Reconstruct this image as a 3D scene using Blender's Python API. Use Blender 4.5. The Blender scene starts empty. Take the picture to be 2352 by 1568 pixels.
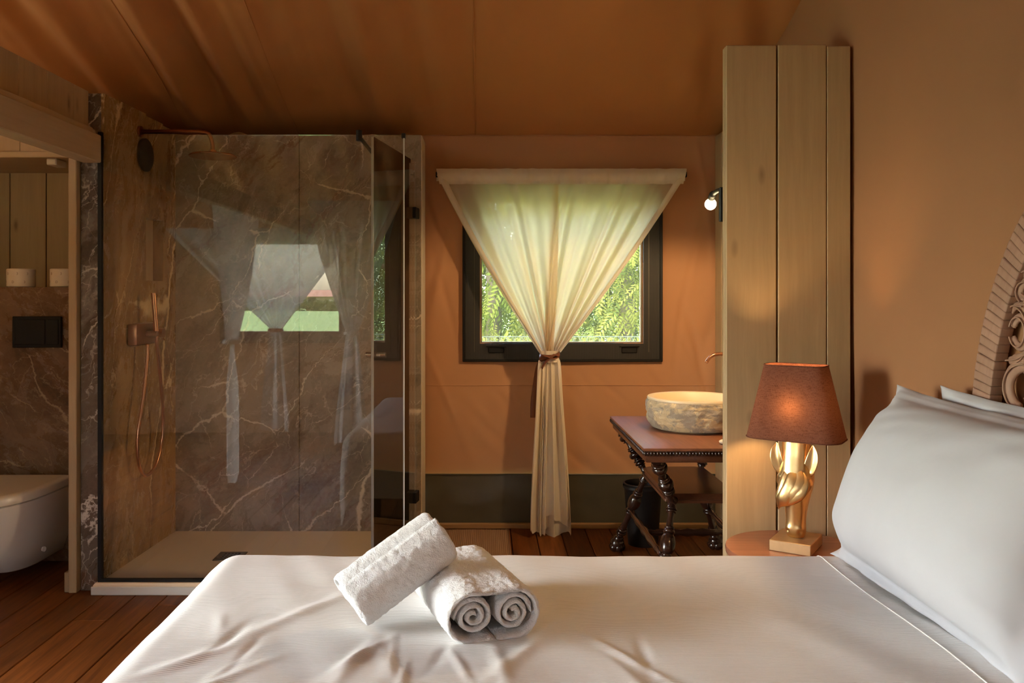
import bpy, bmesh, math, random
from math import sin, cos, pi, radians as R, sqrt, exp
from mathutils import Vector, Matrix, Euler, noise

random.seed(7)
S = bpy.context.scene
COL = S.collection

# ---------------------------------------------------------------- camera, world, lights, exposure
cam_d = bpy.data.cameras.new('camera')
cam = bpy.data.objects.new('camera', cam_d)
COL.objects.link(cam)
cam.location = (0, 0, 1.26)
cam.rotation_euler = (R(90), 0, 0)
cam_d.sensor_width = 36.0
cam_d.lens = 1930 / 2352 * 36
cam_d.shift_x = (1176 - 1116) / 2352
cam_d.shift_y = -(784 - 680) / 2352
cam_d.clip_start = 0.02
S.camera = cam

S.view_settings.view_transform = 'Standard'
S.view_settings.look = 'None'
S.view_settings.gamma = 1.0
S.view_settings.use_curve_mapping = False
S.view_settings.exposure = 0.0

W = bpy.data.worlds.new('world')
S.world = W
W.use_nodes = True
wn = W.node_tree
bg = wn.nodes['Background']
sky = wn.nodes.new('ShaderNodeTexSky')
sky.sky_type = 'NISHITA'
sky.sun_disc = False
sky.sun_elevation = R(48)
sky.sun_rotation = R(250)
sky.air_density = 1.0
sky.dust_density = 3.0
wn.links.new(sky.outputs[0], bg.inputs[0])
bg.inputs[1].default_value = 4.5


def light(name, typ, loc, power, color, rot=(0, 0, 0), **kw):
    d = bpy.data.lights.new(name, typ)
    d.energy = power
    d.color = color
    for k, v in kw.items():
        setattr(d, k, v)
    o = bpy.data.objects.new(name, d)
    COL.objects.link(o)
    o.location = loc
    o.rotation_euler = rot
    return o


light('sun', 'SUN', (0, 0, 20), 5.5, (1.0, .90, .70), Vector((.10, -.47, -.88)).to_track_quat('-Z', 'Y').to_euler(), angle=R(0.6))
# daylight entering through the glazed living-room doorway in the left wall
light('doorway_daylight', 'AREA', (-6.6, 1.3, 1.7), 370, (.89, .95, 1.0), (0, R(-86), 0), shape='RECTANGLE', size=2.6, size_y=2.8)

# ---------------------------------------------------------------- helpers
PROPS = ('label', 'category', 'group', 'kind')


def tag(o, label=None, cat=None, group=None, kind=None):
    for k, v in zip(PROPS, (label, cat, group, kind)):
        if v:
            o[k] = v
    return o


def thing(name, label, cat, loc=(0, 0, 0), rot=(0, 0, 0), group=None):
    o = bpy.data.objects.new(name, None)
    o.empty_display_size = .05
    COL.objects.link(o)
    o.location = loc
    o.rotation_euler = rot
    return tag(o, label, cat, group)


def obj(name, bm, mat=None, parent=None, smooth=False, world=False, angle=None):
    me = bpy.data.meshes.new(name)
    if world and parent is not None:
        p = parent
        off = Vector((0, 0, 0))
        while p is not None:
            off += p.location
            p = p.parent
        bmesh.ops.translate(bm, verts=bm.verts, vec=-off)
    bmesh.ops.recalc_face_normals(bm, faces=bm.faces)
    bm.to_mesh(me)
    bm.free()
    if smooth:
        me.polygons.foreach_set('use_smooth', [True] * len(me.polygons))
        if angle:
            try:
                me.set_sharp_from_angle(angle=R(angle))
            except Exception:
                pass
    if mat:
        me.materials.append(mat)
    o = bpy.data.objects.new(name, me)
    COL.objects.link(o)
    if parent is not None:
        o.parent = parent
    return o


def dup(o, parent=None):
    c = o.copy()
    COL.objects.link(c)
    c.parent = parent
    for ch in list(o.children):
        dup(ch, c)
    return c


def box(bm, x0, x1, y0, y1, z0, z1, bev=0, seg=1, M=None):
    r = bmesh.ops.create_cube(bm, size=1.0)
    vs = r['verts']
    for v in vs:
        v.co = Vector(((x0 + x1) / 2 + v.co.x * (x1 - x0), (y0 + y1) / 2 + v.co.y * (y1 - y0), (z0 + z1) / 2 + v.co.z * (z1 - z0)))
    if bev > 0:
        es = list({e for v in vs for e in v.link_edges})
        r = bmesh.ops.bevel(bm, geom=es, offset=bev, segments=seg, profile=.6, affect='EDGES')
        vs = list({v for f in r['faces'] for v in f.verts} | {v for v in vs if v.is_valid})
    if M is not None:
        bmesh.ops.transform(bm, matrix=M, verts=vs)
    return vs


def B():
    return bmesh.new()


def bxo(name, dims, mat, parent=None, bev=0, seg=1, world=True, smooth=False):
    bm = B()
    box(bm, *dims, bev=bev, seg=seg)
    return obj(name, bm, mat, parent, smooth=smooth, world=world)


def frame_of(d):
    d = d.normalized()
    a = Vector((0, 0, 1)) if abs(d.z) < .9 else Vector((1, 0, 0))
    u = d.cross(a).normalized()
    return u, d.cross(u).normalized()


def loft(bm, rings, cap=True, closed=True):
    vr = [[bm.verts.new(p) for p in r] for r in rings]
    n = len(vr[0])
    for a, b in zip(vr, vr[1:]):
        for i in range(n if closed else n - 1):
            j = (i + 1) % n
            bm.faces.new((a[i], a[j], b[j], b[i]))
    if cap and closed:
        bm.faces.new(vr[0][::-1])
        bm.faces.new(vr[-1])
    return vr


def tube(bm, pts, rad, seg=10, flat=None, up=None):
    """pts swept with circle of radius rad (number or list); flat = (a, b) scales of the section along u, v"""
    pts = [Vector(p) for p in pts]
    n = len(pts)
    rings = []
    u = None
    for i, p in enumerate(pts):
        d = (pts[min(i + 1, n - 1)] - pts[max(i - 1, 0)]).normalized()
        if up is not None:
            v = Vector(up)
            u = d.cross(v).normalized()
            v = u.cross(d)
        elif u is None:
            u, v = frame_of(d)
        else:
            u = (u - d * u.dot(d)).normalized()
            v = d.cross(u)
        r = rad[i] if isinstance(rad, (list, tuple)) else rad
        fa, fb = flat if flat else (1, 1)
        rings.append([p + u * (r * fa * cos(2 * pi * k / seg)) + v * (r * fb * sin(2 * pi * k / seg)) for k in range(seg)])
    return loft(bm, rings)


def lathe(bm, prof, seg=32, M=None, cap=True):
    rings = []
    for r, z in prof:
        ring = [Vector((r * cos(2 * pi * k / seg), r * sin(2 * pi * k / seg), z)) for k in range(seg)]
        if M is not None:
            ring = [M @ p for p in ring]
        rings.append(ring)
    return loft(bm, rings, cap=cap)


def axisM(a, b):
    """matrix taking local z axis 0..1 onto the segment a->b, without scaling the radius"""
    a, b = Vector(a), Vector(b)
    d = b - a
    u, v = frame_of(d)
    w = d.normalized()
    return Matrix(((u.x, v.x, w.x, a.x), (u.y, v.y, w.y, a.y), (u.z, v.z, w.z, a.z), (0, 0, 0, 1))), d.length


def cyl(bm, a, b, r, seg=16, r2=None):
    M, L = axisM(a, b)
    return lathe(bm, [(r, 0), (r if r2 is None else r2, L)], seg, M)


def grid(bm, fn, us, vs):
    g = [[bm.verts.new(fn(u, v)) for u in us] for v in vs]
    for j in range(len(vs) - 1):
        for i in range(len(us) - 1):
            bm.faces.new((g[j][i], g[j][i + 1], g[j + 1][i + 1], g[j + 1][i]))
    return g


def lin(a, b, n):
    return [a + (b - a) * i / n for i in range(n + 1)]


def lerp(a, b, t):
    return a + (b - a) * t


def sst(a, b, x):
    t = min(1, max(0, (x - a) / (b - a)))
    return t * t * (3 - 2 * t)


def nz(x, y, z=0.0):
    return noise.noise(Vector((x, y, z)))


def spline(pts, n=10):
    """Catmull-Rom through pts"""
    P = [Vector(p) for p in pts]
    P = [P[0] * 2 - P[1]] + P + [P[-1] * 2 - P[-2]]
    out = []
    for i in range(1, len(P) - 2):
        for k in range(n):
            t = k / n
            a, b, c, d = P[i - 1], P[i], P[i + 1], P[i + 2]
            out.append(.5 * ((2 * b) + (c - a) * t + (2 * a - 5 * b + 4 * c - d) * t * t + (3 * b - a - 3 * c + d) * t ** 3))
    out.append(P[-2].copy())
    return out


# ---------------------------------------------------------------- materials
class NT:
    def __init__(s, name):
        s.m = bpy.data.materials.new(name)
        s.m.use_nodes = True
        s.t = s.m.node_tree
        s.p = s.t.nodes['Principled BSDF']
        s.out = s.t.nodes['Material Output']

    def n(s, typ, **kw):
        nd = s.t.nodes.new('ShaderNode' + typ)
        for k, v in kw.items():
            setattr(nd, k, v)
        return nd

    def l(s, a, b):
        s.t.links.new(a, b)

    def v(s, sock, val):
        if hasattr(val, 'links') or hasattr(val, 'is_output'):
            s.l(val, sock)
        else:
            sock.default_value = val

    def coord(s, kind='Object'):
        return s.n('TexCoord').outputs[kind]

    def map(s, vec, scale=(1, 1, 1), rot=(0, 0, 0), loc=(0, 0, 0)):
        m = s.n('Mapping')
        s.l(vec, m.inputs[0])
        m.inputs['Scale'].default_value = scale
        m.inputs['Rotation'].default_value = rot
        s.v(m.inputs['Location'], loc)
        return m.outputs[0]

    def noise(s, vec, scale, detail=4, rough=.55, dist=0.0, color=False):
        nd = s.n('TexNoise')
        s.l(vec, nd.inputs['Vector'])
        nd.inputs['Scale'].default_value = scale
        nd.inputs['Detail'].default_value = detail
        nd.inputs['Roughness'].default_value = rough
        nd.inputs['Distortion'].default_value = dist
        return nd.outputs['Color' if color else 'Fac']

    def ramp(s, fac, stops, interp='LINEAR'):
        nd = s.n('ValToRGB')
        cr = nd.color_ramp
        cr.interpolation = interp
        while len(cr.elements) < len(stops):
            cr.elements.new(.5)
        for e, (p, c) in zip(cr.elements, stops):
            e.position = p
            e.color = (c, c, c, 1) if isinstance(c, (int, float)) else (*c, 1)
        s.l(fac, nd.inputs[0])
        return nd.outputs[0]

    def mix(s, fac, a, b, mode='MIX'):
        nd = s.n('Mix', data_type='RGBA', blend_type=mode)
        s.v(nd.inputs[0], fac)
        for i, x in ((6, a), (7, b)):
            if isinstance(x, tuple):
                nd.inputs[i].default_value = (*x, 1) if len(x) == 3 else x
            else:
                s.l(x, nd.inputs[i])
        return nd.outputs[2]

    def math(s, op, a, b=0.0, c=0.0):
        nd = s.n('Math', operation=op)
        s.v(nd.inputs[0], a)
        s.v(nd.inputs[1], b)
        s.v(nd.inputs[2], c)
        return nd.outputs[0]

    def vmath(s, op, a, b):
        nd = s.n('VectorMath', operation=op)
        s.v(nd.inputs[0], a)
        s.v(nd.inputs[1], b)
        return nd.outputs[0]

    def bump(s, h, strength=.3, dist=.01, normal=None):
        nd = s.n('Bump')
        nd.inputs['Strength'].default_value = strength
        nd.inputs['Distance'].default_value = dist
        s.l(h, nd.inputs['Height'])
        if normal is not None:
            s.l(normal, nd.inputs['Normal'])
        return nd.outputs[0]

    def set(s, color=None, rough=None, metal=None, normal=None, spec=None, **kw):
        I = s.p.inputs
        if color is not None:
            s.v(I['Base Color'], (*color, 1) if isinstance(color, tuple) else color)
        if rough is not None:
            s.v(I['Roughness'], rough)
        if metal is not None:
            s.v(I['Metallic'], metal)
        if normal is not None:
            s.l(normal, I['Normal'])
        if spec is not None:
            s.v(I['Specular IOR Level'], spec)
        for k, val in kw.items():
            s.v(I[k.replace('_', ' ')], val)
        return s.m


def plain(name, color, rough=.5, metal=0.0, var=.12, scale=12, bump=0.0, bscale=60, **kw):
    t = NT(name)
    c = t.coord()
    f = t.noise(c, scale, 5)
    col = t.mix(f, tuple(x * (1 - var) for x in color), tuple(min(1, x * (1 + var)) for x in color))
    nrm = t.bump(t.noise(c, bscale, 4), bump, .004) if bump else None
    return t.set(col, rough, metal, nrm, **kw)


def wood(name, c1, c2, rough=.5, axis=2, grain=1.0, knots=True, knotcol=None, bump=.15, coat=0.0, kscale=1.6, tone=.25, spec=.5):
    t = NT(name)
    info = t.n('ObjectInfo')
    rnd = info.outputs['Random']
    off = t.n('CombineXYZ')
    t.l(t.math('MULTIPLY', rnd, 37.0), off.inputs[0])
    t.l(t.math('MULTIPLY', rnd, 91.0), off.inputs[1])
    t.l(t.math('MULTIPLY', rnd, 53.0), off.inputs[2])
    c = t.vmath('ADD', t.coord(), off.outputs[0])
    sc = [14 * grain] * 3
    sc[axis] = .9 * grain
    warp = t.noise(c, 2.2, 3)
    cw = t.vmath('ADD', c, t.vmath('MULTIPLY', t.noise(c, 3.0, 3, color=True), (.03, .03, .03)))
    g1 = t.noise(t.map(cw, tuple(sc)), 3.0, 6, .62)
    sc2 = [60 * grain] * 3
    sc2[axis] = 1.6 * grain
    g2 = t.noise(t.map(cw, tuple(sc2)), 3.0, 4, .6)
    f = t.math('ADD', t.math('MULTIPLY', g1, .65), t.math('MULTIPLY', g2, .35))
    col = t.mix(t.ramp(f, [(.36, 0.0), (.66, 1.0)]), c1, c2)
    col = t.mix(t.ramp(rnd, [(0, 0.0), (1, 1.0)]), col, t.mix(1.0, col, (1 - tone, 1 - tone, 1 - tone * 1.1), 'MULTIPLY'))
    h = f
    if knots:
        vo = t.n('TexVoronoi', feature='F1')
        ks = [kscale * 2.6] * 3
        ks[axis] = kscale
        t.l(t.map(cw, tuple(ks)), vo.inputs['Vector'])
        vo.inputs['Scale'].default_value = 1.0
        k = t.ramp(vo.outputs['Distance'], [(.03, 1.0), (.055, .55), (.11, 0.0)])
        col = t.mix(t.math('MULTIPLY', k, .75), col, knotcol or tuple(x * .35 for x in c1))
    nrm = t.bump(h, bump, .004)
    return t.set(col, rough, 0, nrm, spec, Coat_Weight=coat, Coat_Roughness=.15)


def marble(name, base, mid, dark, vein, rot, stretch=.35, scale=1.0, gold=None, vein_amt=1.0, rust=(.16, .06, .025)):
    """brecciated marble: mottled ground, thin branching pale veins, rusty cracks"""
    t = NT(name)
    c = t.map(t.coord(), (scale,) * 3, loc=(3.1, 1.7, 5.3))
    wv = t.vmath('SUBTRACT', t.noise(c, 3.0, 7, .62, color=True), (.5, .5, .5))
    d = t.vmath('ADD', c, t.vmath('MULTIPLY', wv, (.20, .20, .20)))
    d = t.map(d, (1, 1, 1), rot)
    ds = t.map(d, (1.0, 1.0, stretch))
    big = t.noise(ds, 1.8, 6, .6, .3)
    med = t.noise(ds, 7.0, 8, .7, .5)
    fin = t.noise(c, 46, 5, .75)
    f = t.math('ADD', t.math('ADD', t.math('MULTIPLY', big, .45), t.math('MULTIPLY', med, .38)), t.math('MULTIPLY', fin, .17))
    col = t.ramp(f, [(.36, dark), (.46, base), (.55, mid), (.66, base)])
    if gold:
        gm = t.ramp(t.noise(ds, 2.2, 6, .62, .6), [(.46, 0.0), (.62, 1.0)])
        col = t.mix(t.math('MULTIPLY', gm, .8), col, gold)
        dm = t.ramp(t.noise(t.map(ds, loc=(7, 3, 2)), 2.6, 7, .66, .5), [(.56, 0.0), (.66, 1.0)])
        col = t.mix(t.math('MULTIPLY', dm, .8), col, dark)

    def cracks(sc, wid, seed, lo, st):
        q = t.map(d, (1, 1, st), loc=(seed, seed * .7, seed * 1.3))
        vo = t.n('TexVoronoi', feature='DISTANCE_TO_EDGE')
        t.l(q, vo.inputs['Vector'])
        vo.inputs['Scale'].default_value = sc
        wn_ = t.noise(q, sc * 1.3, 4, .6)
        w = t.math('MULTIPLY', t.ramp(wn_, [(lo, 0.0), (lo + .22, 1.0)]), wid)
        r = t.math('DIVIDE', vo.outputs['Distance'], t.math('ADD', w, .0004))
        line = t.ramp(r, [(.35, 1.0), (1.0, 0.0)])
        return t.math('MULTIPLY', line, t.ramp(wn_, [(lo, 0.0), (lo + .06, 1.0)]))

    def ridge(sc, wid, seed, lo, st, det=6):
        q = t.map(d, (1, 1, st), loc=(seed, seed * .7, seed * 1.3))
        a_ = t.math('ABSOLUTE', t.math('SUBTRACT', t.noise(q, sc, det, .6, .4), .5))
        line = t.ramp(a_, [(0, 1.0), (wid, 0.0)])
        return t.math('MULTIPLY', line, t.ramp(t.noise(q, sc * .6, 2, .5), [(lo, 0.0), (lo + .14, 1.0)]))
    pale = tuple(lerp(x, y, .45) for x, y in zip(mid, vein))
    col = t.mix(t.math('MULTIPLY', ridge(1.3, .045, 4.0, .46, stretch), .45 * vein_amt), col, pale)
    col = t.mix(t.math('MULTIPLY', ridge(1.9, .020, 31.0, .50, stretch), .8), col, rust)
    col = t.mix(t.math('MULTIPLY', cracks(7.0, .016, 17.0, .44, .55), .40 * vein_amt), col, vein)
    col = t.mix(t.math('MULTIPLY', ridge(5.5, .011, 23.0, .46, .5, 4), .55 * vein_amt), col, vein)
    col = t.mix(t.math('MULTIPLY', cracks(3.0, .020, 2.0, .45, stretch), .75 * vein_amt), col, vein)
    col = t.mix(t.math('MULTIPLY', cracks(1.5, .020, 9.0, .47, stretch), .85 * vein_amt), col, vein)
    return t.set(col, t.ramp(med, [(.3, .22), (.7, .32)]), 0)


def canvas(name, col, var=.10):
    t = NT(name)
    c = t.coord()
    f = t.noise(c, 1.7, 4)
    cc = t.mix(f, tuple(x * (1 - var) for x in col), tuple(x * (1 + var) for x in col))
    w = t.noise(t.map(c, (1, 1, 1)), 700, 2)
    w2 = t.noise(c, 9, 4)
    return t.set(cc, .9, 0, t.bump(w2, .10, .01, t.bump(w, .12, .002)), spec=.2)


def cloth(name, col, rough=.9, weave=900, strength=.15, sheen=.2, wr=0.0):
    t = NT(name)
    c = t.coord()
    w = t.noise(c, weave, 2)
    nr = t.bump(w, strength, .002)
    if wr:
        nr = t.bump(t.noise(c, 14, 4, .5, .6), wr, .01, nr)
    f = t.noise(c, 4, 3)
    cc = t.mix(f, tuple(x * .96 for x in col), col)
    return t.set(cc, rough, 0, nr, Sheen_Weight=sheen, spec=.2)


def glass(name, tint=(.97, .97, .96), ior=1.5):
    t = NT(name)
    t.t.nodes.remove(t.p)
    fr = t.n('Fresnel')
    fr.inputs[0].default_value = ior
    a = t.n('BsdfTransparent')
    a.inputs[0].default_value = (*tint, 1)
    g = t.n('BsdfGlossy')
    g.inputs['Roughness'].default_value = 0.0
    g.inputs['Color'].default_value = (1, 1, 1, 1)
    mx = t.n('MixShader')
    t.l(fr.outputs[0], mx.inputs[0])
    t.l(a.outputs[0], mx.inputs[1])
    t.l(g.outputs[0], mx.inputs[2])
    t.l(mx.outputs[0], t.out.inputs[0])
    return t.m


def sheer(name, col, transp=.22, transl=.5):
    t = NT(name)
    t.t.nodes.remove(t.p)
    c = t.coord()
    w = t.noise(c, 800, 2)
    nb = t.bump(w, .1, .002)
    df = t.n('BsdfDiffuse')
    df.inputs[0].default_value = (*col, 1)
    t.l(nb, df.inputs['Normal'])
    tl = t.n('BsdfTranslucent')
    tl.inputs[0].default_value = (*col, 1)
    m1 = t.n('MixShader')
    m1.inputs[0].default_value = transl
    t.l(df.outputs[0], m1.inputs[1])
    t.l(tl.outputs[0], m1.inputs[2])
    tr = t.n('BsdfTransparent')
    tr.inputs[0].default_value = (1, .98, .94, 1)
    lw = t.n('LayerWeight')
    lw.inputs[0].default_value = .35
    fac = t.math('MULTIPLY', t.math('SUBTRACT', 1.0, lw.outputs['Facing']), transp)
    m2 = t.n('MixShader')
    t.l(fac, m2.inputs[0])
    t.l(m1.outputs[0], m2.inputs[1])
    t.l(tr.outputs[0], m2.inputs[2])
    t.l(m2.outputs[0], t.out.inputs[0])
    return t.m


def emit(name, col, strength):
    t = NT(name)
    return t.set((1, 1, 1), .5, 0, Emission_Color=(*col, 1), Emission_Strength=strength)


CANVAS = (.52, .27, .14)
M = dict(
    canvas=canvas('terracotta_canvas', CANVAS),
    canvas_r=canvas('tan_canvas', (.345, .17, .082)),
    roof=canvas('roof_canvas', (.47, .205, .075)),
    olive=plain('olive_vinyl', (.085, .072, .045), .42, var=.2, bump=.15, bscale=14),
    pine=wood('whitewashed_pine', (.42, .29, .155), (.49, .345, .19), .6, 2, .7, True, (.15, .09, .045), .10, kscale=2.4, tone=.16),
    pine_y=wood('whitewashed_pine_beam', (.44, .31, .17), (.51, .365, .21), .6, 1, .7, True, (.28, .2, .13), .10, kscale=1.1, tone=.1),
    pine_x=wood('whitewashed_pine_board', (.45, .32, .18), (.52, .38, .22), .6, 0, .7, False, None, .10, tone=.1),
    floor=wood('stained_floor_pine', (.105, .027, .004), (.25, .078, .013), .5, 1, .8, True, (.04, .013, .004), .22, kscale=1.25, tone=.3, spec=.25),
    skirt=wood('honey_baseboard_pine', (.36, .19, .07), (.46, .25, .10), .5, 0, .8, False),
    marble=marble('brown_marble', (.215, .168, .112), (.30, .235, .165), (.095, .064, .041), (.74, .62, .47), (0, R(-38), 0), .42),
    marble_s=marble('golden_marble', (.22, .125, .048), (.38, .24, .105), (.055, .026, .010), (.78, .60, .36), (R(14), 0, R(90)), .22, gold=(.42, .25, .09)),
    marble_e=marble('dark_marble_end', (.10, .068, .045), (.155, .115, .08), (.035, .023, .016), (.72, .63, .52), (0, R(-40), 0), .35),
    marble_t=marble('red_brown_marble', (.12, .062, .03), (.18, .10, .05), (.05, .024, .012), (.42, .30, .17), (0, R(50), 0), .5, vein_amt=.8),
    glass=glass('clear_glass'),
    glass_door=glass('door_glass', (.97, .97, .96), 1.36),
    pane=glass('window_glass', (.98, .99, .97), 1.35),
    black=plain('matt_black_metal', (.010, .009, .009), .5, spec=.25),
    blackmesh=None,
    copper=plain('brushed_copper', (.62, .30, .17), .26, 1.0, .08, 30),
    copper_d=plain('bronze_copper', (.34, .15, .085), .32, 1.0, .1, 30),
    chrome=plain('chrome', (.7, .68, .64), .15, 1.0),
    tray=plain('cream_resin', (.84, .66, .46), .5, 0, .05, 5, .12, 40),
    trayedge=plain('white_resin_edge', (.68, .62, .54), .45, 0, .04),
    grate=plain('brushed_drain_steel', (.22, .19, .14), .4, .8),
    ceramic=plain('white_ceramic', (.78, .74, .68), .12, 0, .02),
    seat=plain('white_seat_plastic', (.78, .73, .64), .25, 0, .02),
    mahogany=wood('polished_mahogany', (.21, .072, .032), (.34, .125, .062), .36, 1, .6, False, None, .05, coat=.06, spec=.35),
    mahogany_d=wood('dark_mahogany', (.075, .024, .010), (.125, .042, .020), .3, 1, .6, False, None, .05, coat=.1, spec=.4),
    darkwood=wood('dark_turned_walnut', (.020, .008, .005), (.045, .017, .010), .22, 2, .8, False, None, .05, coat=.4),
    ntop=wood('copper_stained_wood', (.30, .11, .06), (.40, .155, .085), .25, 0, .6, True, (.1, .03, .02), .04, coat=.3, kscale=3),
    stone=None, stone_rim=plain('cream_marble', (.74, .60, .40), .35, 0, .1, 6),
    pebble=plain('cream_soap_stone', (.70, .60, .44), .5, 0, .2, 40, .2, 60),
    gold=plain('champagne_gold_leaf', (.78, .56, .28), .32, 1.0, .10, 22, .12, 45),
    goldblock=plain('worn_gold_block', (.62, .43, .23), .45, .75, .2, 25, .1, 60),
    shade=None, lining=plain('gold_shade_lining', (.75, .55, .26), .5),
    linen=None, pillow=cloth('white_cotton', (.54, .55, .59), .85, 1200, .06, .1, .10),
    terry=None,
    sheer=sheer('sheer_cream_voile', (.80, .645, .43), .09, .58),
    heading=sheer('double_cream_voile', (.80, .71, .57), .04, .22),
    tailcloth=sheer('hanging_cream_voile', (.90, .80, .64), .03, .2),
    sheer_w=sheer('sheer_white_voile', (.80, .79, .78), .16, .24),
    leather=plain('brown_leather', (.19, .060, .022), .4, 0, .2, 30, .2, 80),
    jute=None,
    carved=wood('carved_pinkish_wood', (.36, .20, .135), (.44, .26, .18), .6, 2, 1.2, False, None, .2, tone=.15),
    paper=plain('wrapped_paper', (.72, .62, .50), .7),
    print=plain('brown_print', (.34, .22, .14), .8),
    bulb=emit('warm_bulb_glow', (1.0, .78, .42), 40),
    bulb_s=emit('warm_filament_glow', (1.0, .68, .32), 18),
    switch=plain('cream_plastic', (.66, .57, .44), .4),
    bin=plain('black_bin', (.008, .007, .007), .5),
)

# fine dark insect-mesh border of the window
t = NT('insect_net')
t.t.nodes.remove(t.p)
df = t.n('BsdfTranslucent')
df.inputs[0].default_value = (.22, .21, .13, 1)
tr = t.n('BsdfTransparent')
mx = t.n('MixShader')
mx.inputs[0].default_value = .84
t.l(df.outputs[0], mx.inputs[1])
t.l(tr.outputs[0], mx.inputs[2])
t.l(mx.outputs[0], t.out.inputs[0])
M['net'] = t.m
t = NT('black_insect_mesh')
c = t.coord()
wv = t.n('TexWave', wave_type='BANDS', bands_direction='X')
t.l(c, wv.inputs[0])
wv.inputs['Scale'].default_value = 55
wv.inputs['Distortion'].default_value = 0
M['blackmesh'] = t.set(t.mix(wv.outputs['Fac'], (.010, .009, .008), (.030, .028, .024)), .55, 0, t.bump(wv.outputs['Fac'], .3, .002))
# rough basin stone
t = NT('rough_grey_stone')
c = t.coord()
f = t.noise(c, 9, 7, .65, .4)
mk = t.ramp(t.noise(t.map(c, (1, 1, 1.6), loc=(2, 5, 1)), 11, 8, .7, .7), [(.50, 0.0), (.56, 1.0)])
col = t.mix(f, (.30, .24, .18), (.46, .38, .29))
col = t.mix(t.math('MULTIPLY', mk, .8), col, (.66, .50, .29))
M['stone'] = t.set(col, .75, 0, t.bump(t.noise(c, 28, 8, .7), .7, .012))
# lampshade
t = NT('brown_linen_lampshade')
t.t.nodes.remove(t.p)
c = t.coord()
wv = t.math('ADD', t.noise(t.map(c, (900, 900, 60)), 1.0, 2), t.noise(t.map(c, (60, 60, 900)), 1.0, 2))
colr = t.mix(t.ramp(wv, [(.75, 0.0), (1.25, 1.0)]), (.075, .026, .016), (.165, .066, .042))
df = t.n('BsdfDiffuse')
t.l(colr, df.inputs[0])
tl = t.n('BsdfTranslucent')
t.l(t.mix(.4, colr, (.45, .17, .08)), tl.inputs[0])
mx = t.n('MixShader')
mx.inputs[0].default_value = .028
t.l(df.outputs[0], mx.inputs[1])
t.l(tl.outputs[0], mx.inputs[2])
t.l(mx.outputs[0], t.out.inputs[0])
M['shade'] = t.m
# ribbed duvet linen: fine ribs run along X
t = NT('ribbed_white_duvet')
c = t.coord('UV')
wv = t.n('TexWave', wave_type='BANDS', bands_direction='Y')
t.l(c, wv.inputs[0])
wv.inputs['Scale'].default_value = .31416 / .0062
rib = wv.outputs['Fac']
c2 = t.coord()
nr = t.bump(rib, .45, .003)
nr = t.bump(t.noise(c2, 5, 3, .5, .6), .12, .02, nr)
col = t.mix(rib, (.81, .78, .76), (.87, .845, .825))
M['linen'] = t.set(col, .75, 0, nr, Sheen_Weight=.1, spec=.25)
# terry towel
t = NT('white_terry_towel')
c = t.coord()
h1 = t.noise(c, 260, 3, .7)
h2 = t.noise(c, 70, 5, .7)
nr = t.bump(h2, .55, .008, t.bump(h1, .7, .004))
M['terry'] = t.set(t.mix(h2, (.88, .87, .87), (.95, .945, .945)), .95, 0, nr, Sheen_Weight=.5, spec=.1)
# jute
t = NT('woven_jute')
c = t.coord()
w1 = t.n('TexWave', wave_type='BANDS', bands_direction='X')
t.l(c, w1.inputs[0])
w1.inputs['Scale'].default_value = 32
w2 = t.n('TexWave', wave_type='BANDS', bands_direction='DIAGONAL')
t.l(t.map(c, (1, 1, 1)), w2.inputs[0])
w2.inputs['Scale'].default_value = 40
h = t.math('MULTIPLY', w1.outputs['Fac'], w2.outputs['Fac'])
M['jute'] = t.set(t.mix(h, (.30, .165, .09), (.56, .36, .23)), .9, 0, t.bump(h, .8, .006))
# outdoor greens
M['leaf'] = [None] * 3
for i, (a, b) in enumerate([((.075, .11, .015), (.17, .20, .035)), ((.12, .145, .02), (.25, .25, .06)), ((.045, .07, .016), (.11, .14, .035))]):
    t = NT('green_foliage_%s' % ('mid', 'light', 'deep')[i])
    t.t.nodes.remove(t.p)
    cc = t.mix(t.noise(t.coord(), 2.5, 3), a, b)
    df = t.n('BsdfDiffuse')
    t.l(cc, df.inputs[0])
    tl = t.n('BsdfTranslucent')
    t.l(cc, tl.inputs[0])
    mx = t.n('MixShader')
    mx.inputs[0].default_value = .45
    t.l(df.outputs[0], mx.inputs[1])
    t.l(tl.outputs[0], mx.inputs[2])
    t.l(mx.outputs[0], t.out.inputs[0])
    M['leaf'][i] = t.m
M['bark'] = plain('brown_bark', (.12, .085, .06), .9, 0, .3, 8, .5, 20)
M['grass'] = plain('meadow_green', (.20, .30, .075), .95, 0, .35, 1.5)
M['drygrass'] = plain('dry_tall_grass', (.18, .16, .085), .95, 0, .3, 4)
M['plaster'] = plain('pale_farmhouse_plaster', (.62, .50, .34), .9)
M['tile'] = plain('terracotta_roof_tile', (.42, .20, .12), .9)
M['wire'] = plain('grey_fence_wire', (.12, .13, .11), .5, .3)
M['whitepost'] = plain('white_post', (.8, .8, .78), .6)

# ---------------------------------------------------------------- the setting
XR = 1.338          # bed-side canvas wall
YB = 4.606          # back canvas wall
YF = -0.66          # front wall behind the camera
XL = -4.35
EAVE = 2.143
SLOPE = .377


def roof_z(y):
    return EAVE + SLOPE * ((YB - y) if y > 1.97 else (YB - 1.97) - (1.97 - y))


def st(o):
    o['kind'] = 'structure'
    return o


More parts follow.
